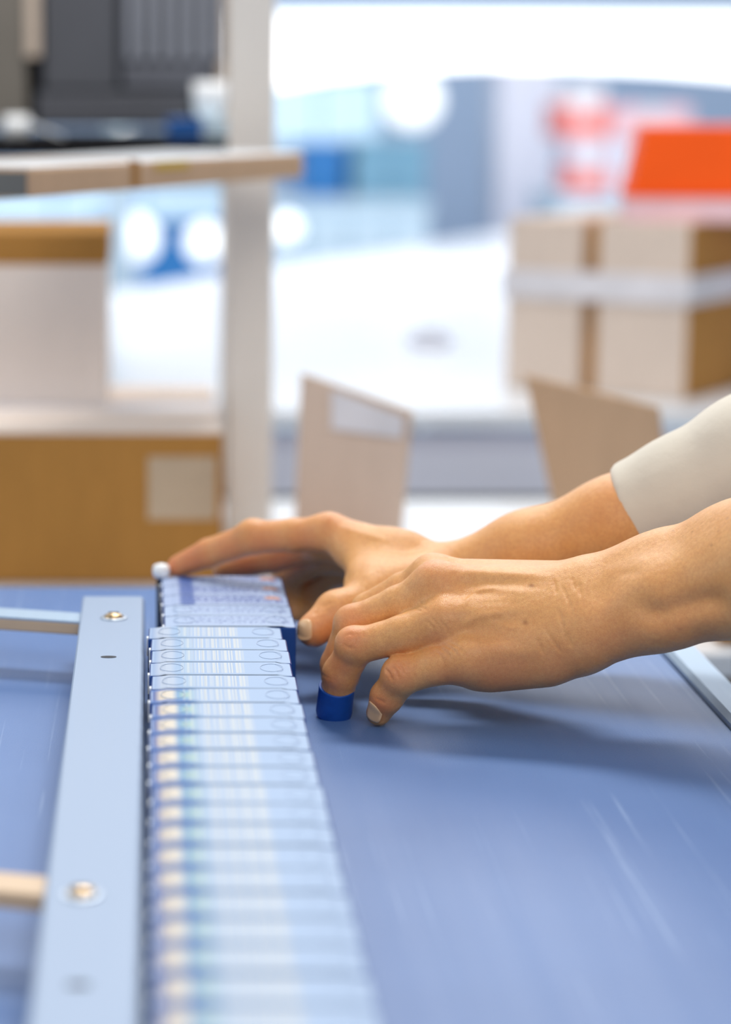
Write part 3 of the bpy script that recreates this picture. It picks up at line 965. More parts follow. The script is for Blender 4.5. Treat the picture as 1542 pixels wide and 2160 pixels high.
# ------------------------------------------------------------------ person: distance-field sculpting
class Field:
    def __init__(self, lo, hi, h):
        self.lo = np.array(lo, dtype=np.float64)
        self.h = h
        self.n = np.ceil((np.array(hi) - self.lo) / h).astype(int) + 1
        self.ax = [self.lo[i] + np.arange(self.n[i]) * h for i in range(3)]

    def new(self):
        return np.full(self.n, 0.05, dtype=np.float32)

    def sub(self, lo, hi):
        s = []
        for i in range(3):
            a = int(np.clip((lo[i] - self.lo[i]) / self.h, 0, self.n[i] - 1))
            b = int(np.clip((hi[i] - self.lo[i]) / self.h + 2, 1, self.n[i]))
            s.append(slice(a, b))
        return tuple(s)

    def coords(self, s):
        return (self.ax[0][s[0]].astype(np.float32)[:, None, None], self.ax[1][s[1]].astype(np.float32)[None, :, None], self.ax[2][s[2]].astype(np.float32)[None, None, :])

    def cone(self, f, a, b, ra, rb, k=0.004, squash=None):
        """smooth-union a tapering capsule; squash=(axis, s): flattened by s along axis"""
        a, b = np.array(a, dtype=np.float64), np.array(b, dtype=np.float64)
        pad = max(ra, rb) + k * 1.5 + 0.006
        s = self.sub(np.minimum(a, b) - pad, np.maximum(a, b) + pad)
        X, Y, Z = self.coords(s)
        X, Y, Z = X - a[0], Y - a[1], Z - a[2]
        d = b - a
        L2 = max(float(d @ d), 1e-12)
        t = np.clip((X * d[0] + Y * d[1] + Z * d[2]) / L2, 0, 1)
        dx, dy, dz = X - t * d[0], Y - t * d[1], Z - t * d[2]
        q = dx * dx + dy * dy + dz * dz
        if squash:
            nrm, sc = np.array(squash[0], dtype=float), squash[1]
            nrm /= np.linalg.norm(nrm)
            pr = dx * nrm[0] + dy * nrm[1] + dz * nrm[2]
            q = q + pr * pr * (sc * sc - 1)
        dist = np.sqrt(q) - (ra + (rb - ra) * t)
        g = f[s]
        hh = np.maximum(k - np.abs(g - dist), 0) / k
        f[s] = np.minimum(g, dist) - hh * hh * k * 0.25
        return f

    @staticmethod
    def smin(a, b, k):
        hh = np.maximum(k - np.abs(a - b), 0) / k
        return np.minimum(a, b) - hh * hh * k * 0.25

    def surface(self, f):
        """surface nets: one vertex for each cell that the surface crosses"""
        h = self.h
        neg = f < 0
        cnt = np.zeros(tuple(np.array(f.shape) - 1), dtype=np.int8)
        for i in (0, 1):
            for j in (0, 1):
                for k in (0, 1):
                    cnt += neg[i:f.shape[0] - 1 + i, j:f.shape[1] - 1 + j, k:f.shape[2] - 1 + k]
        cells = np.argwhere((cnt > 0) & (cnt < 8))
        idx = np.full(cnt.shape, -1, dtype=np.int64)
        idx[tuple(cells.T)] = np.arange(len(cells))
        acc = np.zeros((len(cells), 3))
        num = np.zeros(len(cells))
        corners = [(i, j, k) for i in (0, 1) for j in (0, 1) for k in (0, 1)]
        val = {c_: f[cells[:, 0] + c_[0], cells[:, 1] + c_[1], cells[:, 2] + c_[2]] for c_ in corners}
        for c_ in corners:
            for ax in range(3):
                if c_[ax] == 0:
                    e = list(c_)
                    e[ax] = 1
                    e = tuple(e)
                    v0, v1 = val[c_], val[e]
                    cr = (v0 < 0) != (v1 < 0)
                    tt = np.where(cr, v0 / np.where(cr, v0 - v1, 1), 0)
                    p = np.tile(np.array(c_, dtype=float), (len(cells), 1))
                    p[:, ax] += tt
                    acc += p * cr[:, None]
                    num += cr
        verts = self.lo + (cells + acc / num[:, None]) * h
        quads = []
        for ax in range(3):
            b, c_ = [(1, 2), (2, 0), (0, 1)][ax]
            s0 = [slice(None)] * 3
            s1 = [slice(None)] * 3
            s0[ax] = slice(0, -1)
            s1[ax] = slice(1, None)
            n0, n1 = neg[tuple(s0)], neg[tuple(s1)]
            e = np.argwhere(n0 != n1)
            ok = (e[:, b] > 0) & (e[:, c_] > 0) & (e[:, b] < f.shape[b] - 1) & (e[:, c_] < f.shape[c_] - 1)
            e = e[ok]
            sgn = n0[tuple(e.T)]
            ob = np.zeros(3, dtype=int)
            oc = np.zeros(3, dtype=int)
            ob[b] = 1
            oc[c_] = 1
            q = np.stack([idx[tuple((e - ob - oc).T)], idx[tuple((e - oc).T)], idx[tuple(e.T)], idx[tuple((e - ob).T)]], 1)
            q = np.where(sgn[:, None], q, q[:, ::-1])
            quads.append(q)
        return verts, np.concatenate(quads)

    def hit(self, f, px, py):
        """first point of the surface that this pixel's sight line meets"""
        o = np.array(CAM)
        r = np.array(RV * ((px - PX0) / FPX) + UV * ((PY0 - py) / FPX) + FV)
        d = np.arange(1.1, 1.8, 0.0004)
        p = o + r * d[:, None]
        i = np.rint((p - self.lo) / self.h).astype(int)
        ok = np.all((i >= 0) & (i < self.n), axis=1)
        i = np.clip(i, 0, self.n - 1)
        v = np.where(ok, f[tuple(i.T)], 1)
        w_ = np.argmax(v < 0)
        return p[w_] if v[w_] < 0 else None


def quad_mesh(name, verts, quads, mats):
    me = bpy.data.meshes.new(name)
    me.vertices.add(len(verts))
    me.vertices.foreach_set('co', verts.astype(np.float32).ravel())
    me.loops.add(quads.size)
    me.loops.foreach_set('vertex_index', quads.astype(np.int32).ravel())
    me.polygons.add(len(quads))
    me.polygons.foreach_set('loop_start', np.arange(0, quads.size, 4, dtype=np.int32))
    for m_ in mats:
        me.materials.append(m_)
    me.update(calc_edges=True)
    me.validate()
    me.shade_smooth()
    return me


def normals(verts, quads):
    a = verts[quads[:, 2]] - verts[quads[:, 0]]
    b = verts[quads[:, 3]] - verts[quads[:, 1]]
    n = np.cross(a, b)
    out = np.zeros_like(verts)
    for i in range(4):
        np.add.at(out, quads[:, i], n)
    return out / np.maximum(np.linalg.norm(out, axis=1, keepdims=True), 1e-12)


def keep_largest(verts, quads):
    lab = np.arange(len(verts))
    while True:
        m_ = lab[quads].min(1)
        new = lab.copy()
        for i in range(4):
            np.minimum.at(new, quads[:, i], m_)
        new = new[new]
        if np.array_equal(new, lab):
            break
        lab = new
    u_, c_ = np.unique(lab, return_counts=True)
    ok = lab == u_[np.argmax(c_)]
    idx = np.cumsum(ok) - 1
    return verts[ok], idx[quads[ok[quads[:, 0]]]]


def relax(verts, quads, n=2, lam=0.5):
    for _ in range(n):
        acc = np.zeros_like(verts)
        cnt = np.zeros(len(verts))
        for i in range(4):
            j = (i + 1) % 4
            np.add.at(acc, quads[:, i], verts[quads[:, j]])
            np.add.at(cnt, quads[:, i], 1)
            np.add.at(acc, quads[:, j], verts[quads[:, i]])
            np.add.at(cnt, quads[:, j], 1)
        verts = verts + lam * (acc / np.maximum(cnt, 1)[:, None] - verts)
    return verts


def seg_dist(v, pts):
    """distance to a polyline and how far along it (0..1) the nearest point lies"""
    best = np.full(len(v), 1e9)
    along = np.zeros(len(v))
    lens = [np.linalg.norm(b - a) for a, b in zip(pts[:-1], pts[1:])]
    tot, run = max(sum(lens), 1e-9), 0.0
    for a, b, ln in zip(pts[:-1], pts[1:], lens):
        d = b - a
        t = np.clip(((v - a) @ d) / max(d @ d, 1e-12), 0, 1)
        dd = np.linalg.norm(v - a - t[:, None] * d, axis=1)
        up = dd < best
        best = np.where(up, dd, best)
        along = np.where(up, (run + t * ln) / tot, along)
        run += ln
    return best, along


def strokes(fl, f, verts, quads, lines):
    """press creases (amp < 0) and raise veins or tendons (amp > 0) along lines on the skin; sizes in mm"""
    nr = normals(verts, quads)
    disp = np.zeros(len(verts))
    for pts, sig, amp in lines:
        w3 = []
        # resample the line so that it follows the surface
        for (x0, y0_), (x1, y1_) in zip(pts[:-1], pts[1:]):
            for s in np.linspace(0, 1, 6)[:-1]:
                w3.append(fl.hit(f, x0 + (x1 - x0) * s, y0_ + (y1_ - y0_) * s))
        w3.append(fl.hit(f, *pts[-1]))
        w3 = [p for p in w3 if p is not None]
        if len(w3) < 2:
            continue
        w3 = np.array(w3)
        lo, hi = w3.min(0) - .022, w3.max(0) + .022
        m_ = np.all((verts > lo) & (verts < hi), axis=1)
        if not m_.any():
            continue
        d, al_ = seg_dist(verts[m_], w3)
        e_ = np.clip(np.minimum(al_, 1 - al_) / .3, 0, 1)
        fade = e_ * e_ * (3 - 2 * e_)
        disp[m_] += amp * .001 * np.exp(-(d / (sig * .001)) ** 2) * fade
    return verts + nr * disp[:, None]


def spots(fl, f, verts, marks):
    out = np.zeros(len(verts))
    for px, py, r_mm, s in marks:
        p = fl.hit(f, px, py)
        if p is None:
            continue
        d = np.linalg.norm(verts - p, axis=1)
        out = np.maximum(out, s * np.exp(-(d / (r_mm * .001)) ** 2))
    return out


def A3(p):
    return np.array(P(*p))


def hand(fl, palm_cones, fingers, arm_cones, k_palm=.009, k_join=.009):
    palm = fl.new()
    for a, b, ra, rb, *rest in arm_cones:
        fl.cone(palm, A3(a), A3(b), ra * .001, rb * .001, .014)
    for a, b, ra, rb, *rest in palm_cones:
        fl.cone(palm, A3(a), A3(b), ra * .001, rb * .001, rest[0] if rest else k_palm)
    total = palm.copy()
    for fg in fingers:
        ff = fl.new()
        pts, rad = fg['p'], fg['r']
        for i in range(len(pts) - 1):
            fl.cone(ff, A3(pts[i]), A3(pts[i + 1]), rad[i] * .001, rad[i + 1] * .001, .0025)
        for (c_, r_) in fg.get('knob', ()):
            fl.cone(ff, A3(c_), A3(c_), r_ * .001, r_ * .001, .006)
        total = fl.smin(total, np.where(palm < .03, fl.smin(palm, ff, fg.get('k', k_join)), ff), .0008)
    return total


VOX = .0009
# ---- left hand, seen from the little-finger side
arm_L = [
    ((1255, 1245, 1.385), (1400, 1219, 1.375), 20, 24), ((1400, 1219, 1.375), (1560, 1172, 1.350), 24, 28), ((1560, 1172, 1.350), (1960, 1030, 1.24), 28, 37),
    ((1262, 1335, 1.365), (1400, 1276, 1.352), 18.5, 22.5), ((1400, 1276, 1.352), (1560, 1232, 1.335), 22.5, 27), ((1560, 1232, 1.335), (1960, 1090, 1.23), 27, 36),
    ((1262, 1290, 1.385), (1420, 1245, 1.375), 21, 25),
]
palm_L = [
    ((1235, 1240, 1.392), (918, 1218, 1.428), 15.0, 11.0),
    ((1235, 1256, 1.380), (925, 1234, 1.405), 15.5, 11.5),
    ((1235, 1290, 1.372), (940, 1308, 1.386), 15.5, 11.5),
    ((1235, 1325, 1.366), (985, 1386, 1.376), 15.5, 11.0),
    ((1215, 1362, 1.372), (1000, 1400, 1.384), 17.5, 14.0),
    ((1150, 1385, 1.378), (1040, 1396, 1.384), 16.0, 15.5),
    ((1200, 1300, 1.405), (960, 1310, 1.418), 19, 14),
    ((1190, 1280, 1.42), (1010, 1300, 1.452), 17, 13),
    ((1308, 1258, 1.3695), (1282, 1266, 1.3705), 12.5, 11.5, .010), ((908, 1215, 1.424), (914, 1216, 1.424), 11.3, 11.2), ((918, 1234, 1.401), (930, 1236, 1.400), 12.2, 11.5),
    ((975, 1352, 1.388), (900, 1370, 1.396), 11.0, 8.0), ((950, 1275, 1.398), (880, 1300, 1.405), 11.0, 8.0),
]
fing_L = [
    dict(p=[(985, 1390, 1.377), (922, 1405, 1.383), (848, 1427, 1.391), (816, 1470, 1.400), (799, 1504, 1.407)], r=[11.4, 10.7, 10.5, 9.6, 7.4],
         knob=[((843, 1420, 1.388), 9.6)]),
    dict(p=[(940, 1310, 1.386), (850, 1338, 1.393), (752, 1364, 1.402), (719, 1420, 1.414), (707, 1484, 1.427)], r=[11.4, 11.0, 10.3, 10.5, 9.5],
         knob=[((742, 1356, 1.399), 9.2)]),
    dict(p=[(925, 1238, 1.405), (840, 1274, 1.413), (745, 1318, 1.424), (712, 1402, 1.436), (708, 1462, 1.443)], r=[11.6, 10.6, 10.6, 10.0, 8.5],
         knob=[((742, 1312, 1.422), 9.2)]),
    dict(p=[(918, 1220, 1.428), (850, 1243, 1.438), (776, 1285, 1.450), (742, 1370, 1.460), (730, 1430, 1.464)], r=[11.0, 10.0, 9.8, 9.0, 8.0]),
    dict(p=[(1140, 1300, 1.432), (1010, 1335, 1.462), (930, 1365, 1.470), (870, 1380, 1.470)], r=[14, 12, 11, 9.5]),
]
fl = Field((.085, 1.235, .885), (.395, 1.44, 1.06), VOX)
fL = hand(fl, palm_L, fing_L, arm_L)
vL, qL = fl.surface(fL)
vL, qL = keep_largest(vL, qL)
vL = relax(vL, qL, 3)
lines = []
# wrist creases
for pts in ([(1183, 1230), (1200, 1270), (1210, 1310)], [(1176, 1276), (1190, 1330), (1198, 1374)], [(1150, 1326), (1172, 1360), (1186, 1382)], [(1130, 1342), (1140, 1366), (1150, 1384)],
            [(1205, 1215), (1216, 1250)], [(1220, 1225), (1226, 1262)], [(1168, 1218), (1174, 1258)], [(1196, 1330), (1206, 1368)]):
    lines.append((pts, 0.95, -.62))
# extensor tendons and veins on the back of the hand
lines += [
    ([(930, 1206), (1000, 1208), (1090, 1214), (1180, 1216)], 3.2, .7), ([(945, 1230), (1020, 1228), (1130, 1232)], 3.2, -.55),
    ([(950, 1250), (1040, 1246), (1150, 1252)], 3.0, .75), ([(960, 1276), (1050, 1270), (1140, 1276)], 3.2, -.5),
    ([(955, 1330), (985, 1312), (1010, 1300), (1080, 1290)], 2.2, .9), ([(965, 1290), (990, 1262), (1010, 1248), (1060, 1240)], 1.9, .6),
    ([(1010, 1300), (1050, 1320), (1110, 1326)], 2.4, .5), ([(970, 1346), (1040, 1345), (1120, 1356)], 4.0, -.5),
    ([(1000, 1374), (1080, 1372), (1150, 1380)], 4.0, .5),
]
# finger-root webs and creases
lines += [
    ([(842, 1291), (856, 1286), (872, 1281), (892, 1277)], 1.1, -.6), ([(905, 1366), (920, 1362), (940, 1362)], 1.1, -.6),
    ([(855, 1281), (876, 1284), (898, 1292)], .9, -0.68), ([(870, 1276), (890, 1281), (910, 1290)], .8, -0.54), ([(880, 1270), (902, 1276)], .8, -0.51),
    ([(905, 1300), (925, 1318), (935, 1340)], .8, -0.51), ([(918, 1300), (940, 1322), (950, 1346)], .8, -0.51), ([(898, 1308), (914, 1324), (922, 1344)], .8, -0.48),
    ([(930, 1356), (952, 1368), (970, 1386)], .8, -0.59), ([(924, 1364), (944, 1378), (956, 1396)], .8, -0.54), ([(942, 1352), (966, 1364), (985, 1384)], .8, -0.51),
    ([(916, 1372), (930, 1384), (938, 1402)], .8, -0.51),
]
# knuckle creases: little and ring finger
lines += [
    ([(812, 1410), (822, 1422), (830, 1440)], .8, -0.77), ([(824, 1402), (836, 1416), (842, 1436)], .8, -0.77), ([(836, 1398), (848, 1410), (855, 1428)], .8, -0.68),
    ([(848, 1394), (858, 1404), (864, 1420)], .7, -0.48), ([(790, 1470), (802, 1478), (816, 1484)], .8, -0.59),
    ([(725, 1346), (738, 1336), (748, 1345)], .8, -0.59), ([(752, 1332), (756, 1348), (754, 1366)], .8, -0.51), ([(724, 1360), (734, 1366), (750, 1368)], .8, -0.51),
    ([(766, 1330), (768, 1346)], .7, -0.42), ([(672, 1420), (690, 1428), (716, 1436)], .8, -0.51),
]
# ulna head: hollow behind the bump, long hollow along the forearm
lines += [
    ([(1315, 1250), (1345, 1275), (1370, 1292), (1400, 1294), (1460, 1276), (1560, 1258)], 8.0, -4.6),
    ([(1300, 1212), (1360, 1206)], 3.0, -.4), ([(1240, 1225), (1300, 1200), (1400, 1170)], 6.0, .5),
    ([(1395, 1312), (1460, 1300), (1540, 1296)], 7.0, .8),
]
vL = strokes(fl, fL, vL, qL, lines)
blL = spots(fl, fL, vL, [(738, 1345, 11, .8), (712, 1400, 12, .7), (700, 1440, 10, .8), (835, 1415, 12, .75), (800, 1490, 11, .9), (815, 1450, 10, .5), (930, 1210, 16, .35),
                         (940, 1310, 14, .3), (930, 1360, 12, .45), (1060, 1440, 30, .6), (1180, 1425, 25, .5), (960, 1440, 16, .6), (735, 1300, 12, .6), (690, 1380, 12, .6), (910, 1190, 12, .5),
                         (1300, 1370, 30, .4), (1440, 1340, 30, .3)])
moL = spots(fl, fL, vL, [(1121, 1235, 1.5, .75), (1108, 1313, 1.5, .65), (1420, 1120, .9, .5), (1460, 1122, .8, .5), (1500, 1150, .9, .5), (1412, 1262, .9, .4), (1535, 1094, .8, .5), (1480, 1105, .7, .4),
                         (1440, 1180, .8, .35), (1395, 1150, .7, .35), (1515, 1120, .7, .4), (1434, 1327, .8, .4)])

# ---- right hand, reaching over the far cartons
arm_R = [
    ((950, 1220, 1.530), (1110, 1168, 1.515), 20.5, 24), ((1110, 1168, 1.515), (1300, 1108, 1.500), 24, 28), ((1300, 1108, 1.500), (1560, 1000, 1.48), 28, 31), ((1560, 1000, 1.48), (1900, 850, 1.44), 31, 36),
    ((955, 1240, 1.552), (1115, 1202, 1.540), 18.5, 22), ((1115, 1202, 1.540), (1310, 1140, 1.525), 22, 26), ((1310, 1140, 1.525), (1900, 890, 1.46), 26, 34),
]
palm_R = [
    ((930, 1205, 1.530), (694, 1123, 1.566), 16, 11.6), ((930, 1214, 1.548), (680, 1142, 1.594), 15.5, 11.2), ((930, 1226, 1.563), (694, 1166, 1.618), 15, 11),
    ((930, 1240, 1.570), (725, 1200, 1.636), 15, 10.5), ((900, 1236, 1.520), (790, 1240, 1.512), 19, 16),
    ((860, 1170, 1.540), (740, 1160, 1.552), 13, 10), ((750, 1160, 1.551), (778, 1240, 1.512), 9.5, 12, .012), ((820, 1170, 1.54), (820, 1240, 1.518), 13, 14, .012),
]
fing_R = [
    dict(p=[(694, 1125, 1.566), (620, 1129, 1.576), (535, 1134, 1.588), (440, 1167, 1.606), (376, 1194, 1.616)], r=[11.6, 10.9, 10.6, 9.6, 7.4], knob=[((532, 1128, 1.588), 9.8)]),
    dict(p=[(680, 1144, 1.596), (640, 1160, 1.612), (575, 1178, 1.626), (515, 1192, 1.632), (468, 1202, 1.634)], r=[11.2, 10, 9.8, 8.6, 6.6]),
    dict(p=[(694, 1168, 1.620), (650, 1190, 1.638), (606, 1216, 1.652), (608, 1262, 1.656), (628, 1290, 1.652)], r=[11, 10, 10, 9, 7.5]),
    dict(p=[(725, 1202, 1.638), (690, 1224, 1.650), (650, 1250, 1.660), (648, 1290, 1.660), (664, 1310, 1.656)], r=[10.5, 9.5, 9, 8, 7]),
    dict(p=[(880, 1240, 1.516), (785, 1262, 1.500), (708, 1294, 1.490), (662, 1329, 1.482)], r=[17, 13.2, 12.6, 10.6], k=.010, knob=[((712, 1288, 1.490), 11.8)]),
]
fr = Field((.005, 1.37, .885), (.40, 1.66, 1.10), .0011)
fR = hand(fr, palm_R, fing_R, arm_R)
vR, qR = fr.surface(fR)
vR, qR = keep_largest(vR, qR)
vR = relax(vR, qR, 3)
lines = [
    ([(512, 1120), (514, 1140), (512, 1160)], 1.4, -.5), ([(520, 1118), (524, 1146)], 1.4, -.4), ([(606, 1130), (608, 1150), (604, 1164)], 1.4, -.5), ([(432, 1180), (440, 1160)], 1.2, -.4),
    ([(700, 1106), (760, 1124), (840, 1150)], 3.0, .6), ([(690, 1092), (700, 1092)], 6, .8), ([(660, 1296), (672, 1290)], 1.2, -.4), ([(676, 1284), (690, 1276), (700, 1268)], 1.2, -.4),
    ([(720, 1190), (740, 1230)], 3.0, -.5),
]
vR = strokes(fr, fR, vR, qR, lines)
blR = spots(fr, fR, vR, [(400, 1180, 20, .9), (360, 1195, 14, 1.0), (540, 1120, 14, .4), (480, 1160, 18, .7), (560, 1150, 18, .7), (640, 1310, 16, .5), (680, 1330, 18, .6), (640, 1140, 16, .6), (520, 1190, 16, .8),
                         (690, 1100, 16, .45), (600, 1190, 20, .8), (1300, 1040, 25, .25)])
moR = np.zeros(len(vR))

# ---- head, neck and trunk (outside the frame, standing beside the conveyor)
sh_l, sh_r = np.array((.66, 1.06, 1.33)), np.array((.66, 1.46, 1.33))
el_l, el_r = A3((1960, 1055, 1.235)), A3((1900, 868, 1.45))
hip = np.array((.72, 1.26, .86))
neck = np.array((.66, 1.26, 1.40))
head = np.array((.60, 1.26, 1.56))
fb = Field((.42, 1.0, 1.22), (.84, 1.52, 1.74), .005)
bf = fb.new()
fb.cone(bf, (.69, 1.26, 1.26), neck, .085, .052, .03)
fb.cone(bf, neck, head + np.array((.02, 0, -.05)), .052, .05, .02)
fb.cone(bf, head + np.array((.03, 0, .035)), head + np.array((.01, 0, .02)), .092, .085, .03, ((0, 1, 0), 1.18))
fb.cone(bf, head + np.array((-.035, 0, -.05)), head + np.array((-.055, 0, -.085)), .058, .034, .03, ((0, 1, 0), 1.1))
fb.cone(bf, head + np.array((-.082, 0, .01)), head + np.array((-.104, 0, -.028)), .010, .014, .012)
for s in (-1, 1):
    fb.cone(bf, head + np.array((-.066, s * .03, -.02)), head + np.array((-.05, s * .045, -.03)), .026, .022, .02)
    fb.cone(bf, head + np.array((.015, s * .080, .012)), head + np.array((.02, s * .082, -.03)), .018, .010, .008, ((0, 1, 0), 2.0))
    fb.cone(bf, head + np.array((-.075, s * .018, .03)), head + np.array((-.068, s * .045, .03)), .010, .009, .012)
vB, qB = fb.surface(bf)
vB, qB = keep_largest(vB, qB)

body_v = np.concatenate([vL, vR, vB])
body_q = np.concatenate([qL, qR + len(vL), qB + len(vL) + len(vR)])
# a hidden face added inside the clothing ties each arm to the trunk
oL, oR, oB = 0, len(vL), len(vL) + len(vR)
links = []
for off, vv, shp in ((oL, vL, sh_l), (oR, vR, sh_r)):
    end = np.argsort(-vv[:, 0])[:1][0]
    near = np.argsort(np.linalg.norm(vv - vv[end], axis=1))[:2]
    tb = np.argsort(np.linalg.norm(vB - shp, axis=1))[:1][0]
    tn = np.argsort(np.linalg.norm(vB - vB[tb], axis=1))[:2]
    links.append([off + near[0], off + near[1], oB + tn[1], oB + tn[0]])
body_q = np.concatenate([body_q, np.array(links)])
person = thing('person', 'person in a cream sweater reaching both bare forearms over the conveyor to the carton row', 'person', (.72, 1.26, 0))
PI_ = Vector(person.location)


def person_part(name, me):
    o = bpy.data.objects.new(name, me)
    C.objects.link(o)
    o.parent = person
    o.location = -PI_
    return o


me = quad_mesh('body', body_v, body_q, [M['skin']])
for nm, arr in (('blush', np.concatenate([blL, blR, np.zeros(len(vB))])), ('mole', np.concatenate([moL, moR, np.zeros(len(vB))]))):
    at = me.attributes.new(nm, 'FLOAT', 'POINT')
    at.data.foreach_set('value', arr.astype(np.float32))
person_part('body', me)

# sweater: trunk and both sleeves; the far sleeve ends at mid forearm, the near one beyond the frame
fs = Field((.25, .98, .82), (.88, 1.60, 1.42), .0026)
sw = fs.new()
fs.cone(sw, hip, (.69, 1.26, 1.22), .150, .150, .05, ((1, 0, 0), 1.35))
fs.cone(sw, (.69, 1.15, 1.30), (.69, 1.37, 1.30), .085, .085, .06)
sleeves = fs.new()
wrR = A3((1325, 1092, 1.50))
fs.cone(sleeves, wrR, A3((1450, 1035, 1.487)), .0335, .0345, .01)
fs.cone(sleeves, A3((1450, 1035, 1.487)), A3((1600, 965, 1.47)), .0345, .039, .01)
fs.cone(sleeves, A3((1600, 965, 1.47)), el_r, .039, .050, .015)
fs.cone(sleeves, el_r, sh_r, .052, .070, .02)
X, Y, Z = fs.coords((slice(None),) * 3)
axR = A3((1600, 965, 1.47)) - wrR
axR /= np.linalg.norm(axR)
cutp = A3((1318, 1062, 1.495))
# the cuff plane leans so that the hem reads as in the photo
nh = axR + np.array((.10, -.05, .0))
nh /= np.linalg.norm(nh)
plane = -((X - cutp[0]) * nh[0] + (Y - cutp[1]) * nh[1] + (Z - cutp[2]) * nh[2])
sleeves = np.where(np.broadcast_to(Y, sleeves.shape) > 1.30, -Field.smin(-sleeves, -plane, .004), sleeves).astype(np.float32)
sl = fs.new()
a_, b_ = A3((1860, 1092, 1.265)), A3((1960, 1055, 1.235))
fs.cone(sl, a_, b_, .047, .054, .01)
fs.cone(sl, b_, sh_l, .054, .070, .02)
sw = Field.smin(Field.smin(sw, sleeves, .03), sl, .03)
vS, qS = fs.surface(sw)
vS = relax(vS, qS, 2)
nrm = normals(vS, qS)
fold = .0005 * np.sin(vS[:, 0] * 95 + vS[:, 2] * 130) * np.clip((vS[:, 0] - .33) * 12, 0, 1) + .0006 * np.sin(vS[:, 1] * 70 + vS[:, 2] * 60)
vS = vS + nrm * fold[:, None]
person_part('sweater', quad_mesh('sweater', vS, qS, [M['sweater']]))

fv = Field((.48, .98, .80), (.94, 1.56, 1.46), .006)
ve = fv.new()
fv.cone(ve, hip, (.69, 1.26, 1.22), .156, .157, .05, ((1, 0, 0), 1.33))
fv.cone(ve, (.69, 1.17, 1.31), (.69, 1.35, 1.31), .091, .091, .06)
vV, qV = fv.surface(ve)
person_part('vest', quad_mesh('vest', vV, qV, [M['vest']]))
ftr = Field((.52, 1.0, .03), (.95, 1.52, .98), .007)
tr_ = ftr.new()
ftr.cone(tr_, (.73, 1.19, .86), (.73, 1.33, .86), .125, .125, .05)
for s in (-1, 1):
    ftr.cone(tr_, (.73, 1.26 + s * .085, .84), (.72, 1.26 + s * .095, .48), .095, .066, .03)
    ftr.cone(tr_, (.72, 1.26 + s * .095, .48), (.75, 1.26 + s * .10, .07), .066, .052, .02)
vT, qT = ftr.surface(tr_)
person_part('trousers', quad_mesh('trousers', vT, qT, [M['trousers']]))
for s in (-1, 1):
    fsh = Field((.52, 1.26 + s * .10 - .08, -.01), (.86, 1.26 + s * .10 + .08, .14), .005)
    sf = fsh.new()
    fsh.cone(sf, (.77, 1.26 + s * .10, .045), (.60, 1.26 + s * .11, .035), .045, .034, .02)
    fsh.cone(sf, (.75, 1.26 + s * .10, .05), (.75, 1.26 + s * .10, .10), .048, .046, .02)
    Xs, Ys, Zs = fsh.coords((slice(None),) * 3)
    sf = np.maximum(sf, np.broadcast_to(.0 - Zs, sf.shape)).astype(np.float32)
    vv, qq = fsh.surface(sf)
    person_part('shoe', quad_mesh('shoe', vv, qq, [M['shoe']]))
fh = Field((.46, 1.12, 1.42), (.80, 1.40, 1.76), .005)
hf = fh.new()
fh.cone(hf, head + np.array((.042, 0, .040)), head + np.array((.02, 0, .042)), .098, .092, .03, ((0, 1, 0), 1.12))
fh.cone(hf, head + np.array((.075, 0, .0)), head + np.array((.10, 0, -.10)), .07, .03, .04)
Xh, Yh, Zh = fh.coords((slice(None),) * 3)
face = (.030 - (Xh - head[0])) * .9 - (Zh - head[2] - .055) * .55
hf = np.maximum(hf, np.broadcast_to(face, hf.shape)).astype(np.float32)
vH, qH = fh.surface(hf)
person_part('hair', quad_mesh('hair', vH, qH, [M['hair']]))


def ball(name, c_, r_, mat, sq=(1, 1, 1)):
    m_ = MB()
    m_.lathe([(.0003, 0)] + [(math.sin(math.pi * i / 12), (1 - math.cos(math.pi * i / 12)) / 2) for i in range(1, 12)] + [(.0003, 1)], (0, 0, -1), (0, 0, 1), 20)
    m_.v = [(c_[0] + x * r_ * sq[0], c_[1] + y * r_ * sq[1], c_[2] + z * r_ * sq[2]) for x, y, z in m_.v]
    return person_part(name, m_.mesh(name, mat, True))


for s in (-1, 1):
    e_ = head + np.array((-.072, s * .032, .012))
    ball('eye', e_, .0125, M['eye'], (1, 1.2, .7))
    ball('iris', e_ + np.array((-.0095, 0, 0)), .0052, M['iris'])
ball('mouth', head + np.array((-.084, 0, -.062)), .020, M['lip'], (.35, 1.1, .3))


# fingernails: thin rounded plates laid on the skin
def sample(fld, f, p):
    g = (p - fld.lo) / fld.h
    i = np.clip(np.floor(g).astype(int), 0, fld.n - 2)
    t_ = g - i
    r_ = np.zeros(len(p))
    for a0 in (0, 1):
        for b0 in (0, 1):
            for c0_ in (0, 1):
                w_ = (t_[:, 0] if a0 else 1 - t_[:, 0]) * (t_[:, 1] if b0 else 1 - t_[:, 1]) * (t_[:, 2] if c0_ else 1 - t_[:, 2])
                r_ += w_ * f[i[:, 0] + a0, i[:, 1] + b0, i[:, 2] + c0_]
    return r_


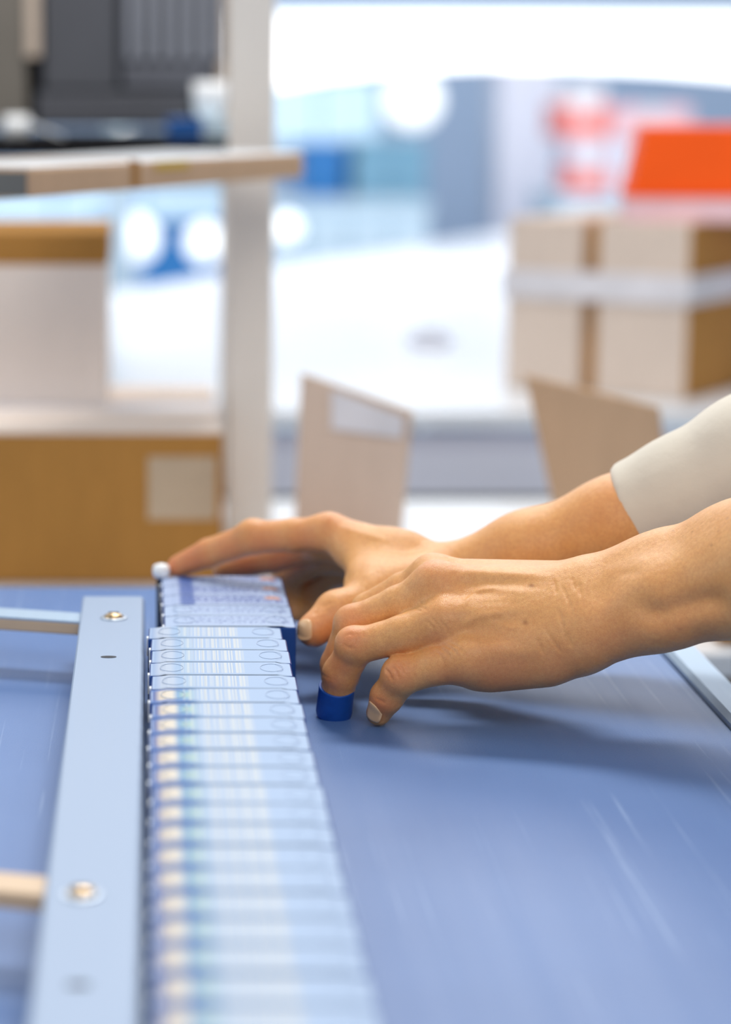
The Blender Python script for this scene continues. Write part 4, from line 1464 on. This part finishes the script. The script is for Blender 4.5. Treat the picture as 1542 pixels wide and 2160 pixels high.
def set_nail(fld, f, px, py, along, out, length, width):
    c_ = np.array(fld.hit(f, px, py))
    al = Vector(along).normalized()
    o_ = Vector(out)
    o_ = (o_ - al * o_.dot(al)).normalized()
    sd = al.cross(o_)
    al, o_, sd = np.array(al), np.array(o_), np.array(sd)
    nr_, na = 9, 28
    pts = [c_]
    for r_ in range(1, nr_ + 1):
        for k_ in range(na):
            an = 2 * math.pi * k_ / na
            ca_, sa_ = math.cos(an), math.sin(an)
            e = (abs(ca_) ** 2.8 + abs(sa_) ** 2.8) ** (-1 / 2.8)
            pts.append(c_ + al * (ca_ * e * length / 2 * r_ / nr_) + sd * (sa_ * e * width / 2 * r_ / nr_))
    p = np.array(pts) + o_ * .008
    for _ in range(60):
        p = p - o_ * np.clip(sample(fld, f, p), -.002, .002)[:, None] * .7
        low_ = np.minimum((p - c_) @ o_ + .0028, 0)
        p = p - o_ * low_[:, None]
    rim = np.concatenate([[0]] + [np.full(na, r_ / nr_) for r_ in range(1, nr_ + 1)])
    top = p + o_ * (.0007 - .0004 * rim ** 6)[:, None]
    bot = p - o_ * .0006
    n_ = len(p)
    m_ = MB()
    m_.v = [tuple(q) for q in top] + [tuple(q) for q in bot]
    for k_ in range(na):
        m_.f.append((0, 1 + k_, 1 + (k_ + 1) % na))
    for r_ in range(nr_ - 1):
        for k_ in range(na):
            a0, b0 = 1 + r_ * na + k_, 1 + r_ * na + (k_ + 1) % na
            m_.f.append((a0, a0 + na, b0 + na, b0))
    for k_ in range(na):
        a0, b0 = 1 + (nr_ - 1) * na + k_, 1 + (nr_ - 1) * na + (k_ + 1) % na
        m_.f.append((a0, a0 + n_, b0 + n_, b0))
    return person_part('fingernail', m_.mesh('fingernail', M['nail'], True))


set_nail(fl, fL, 786, 1502, P(782, 1528, 1.407) - P(797, 1478, 1.400), (-.86, -.42, .12), .0125, .0100)
set_nail(fr, fR, 641, 1327, P(640, 1350, 1.480) - P(652, 1292, 1.487), (-.55, -.80, .15), .0125, .0110)

# blue finger cot on the ring finger
a_, b_ = P(711, 1447, 1.4185), P(703, 1513, 1.4305)
Lc = (b_ - a_).length
prof = [(.0094, .03), (.0103, .0), (.0107, .03), (.0106, .07), (.0106, .5), (.0108, .80), (.0102, .91), (.0084, .975), (.0055, 1.0), (.0005, 1.005)]
m_ = MB().lathe(prof, a_, b_, 32)
person_part('finger_cot', m_.mesh('finger_cot', M['cot'], True))['label'] = 'blue rubber finger cot on the near ring finger'
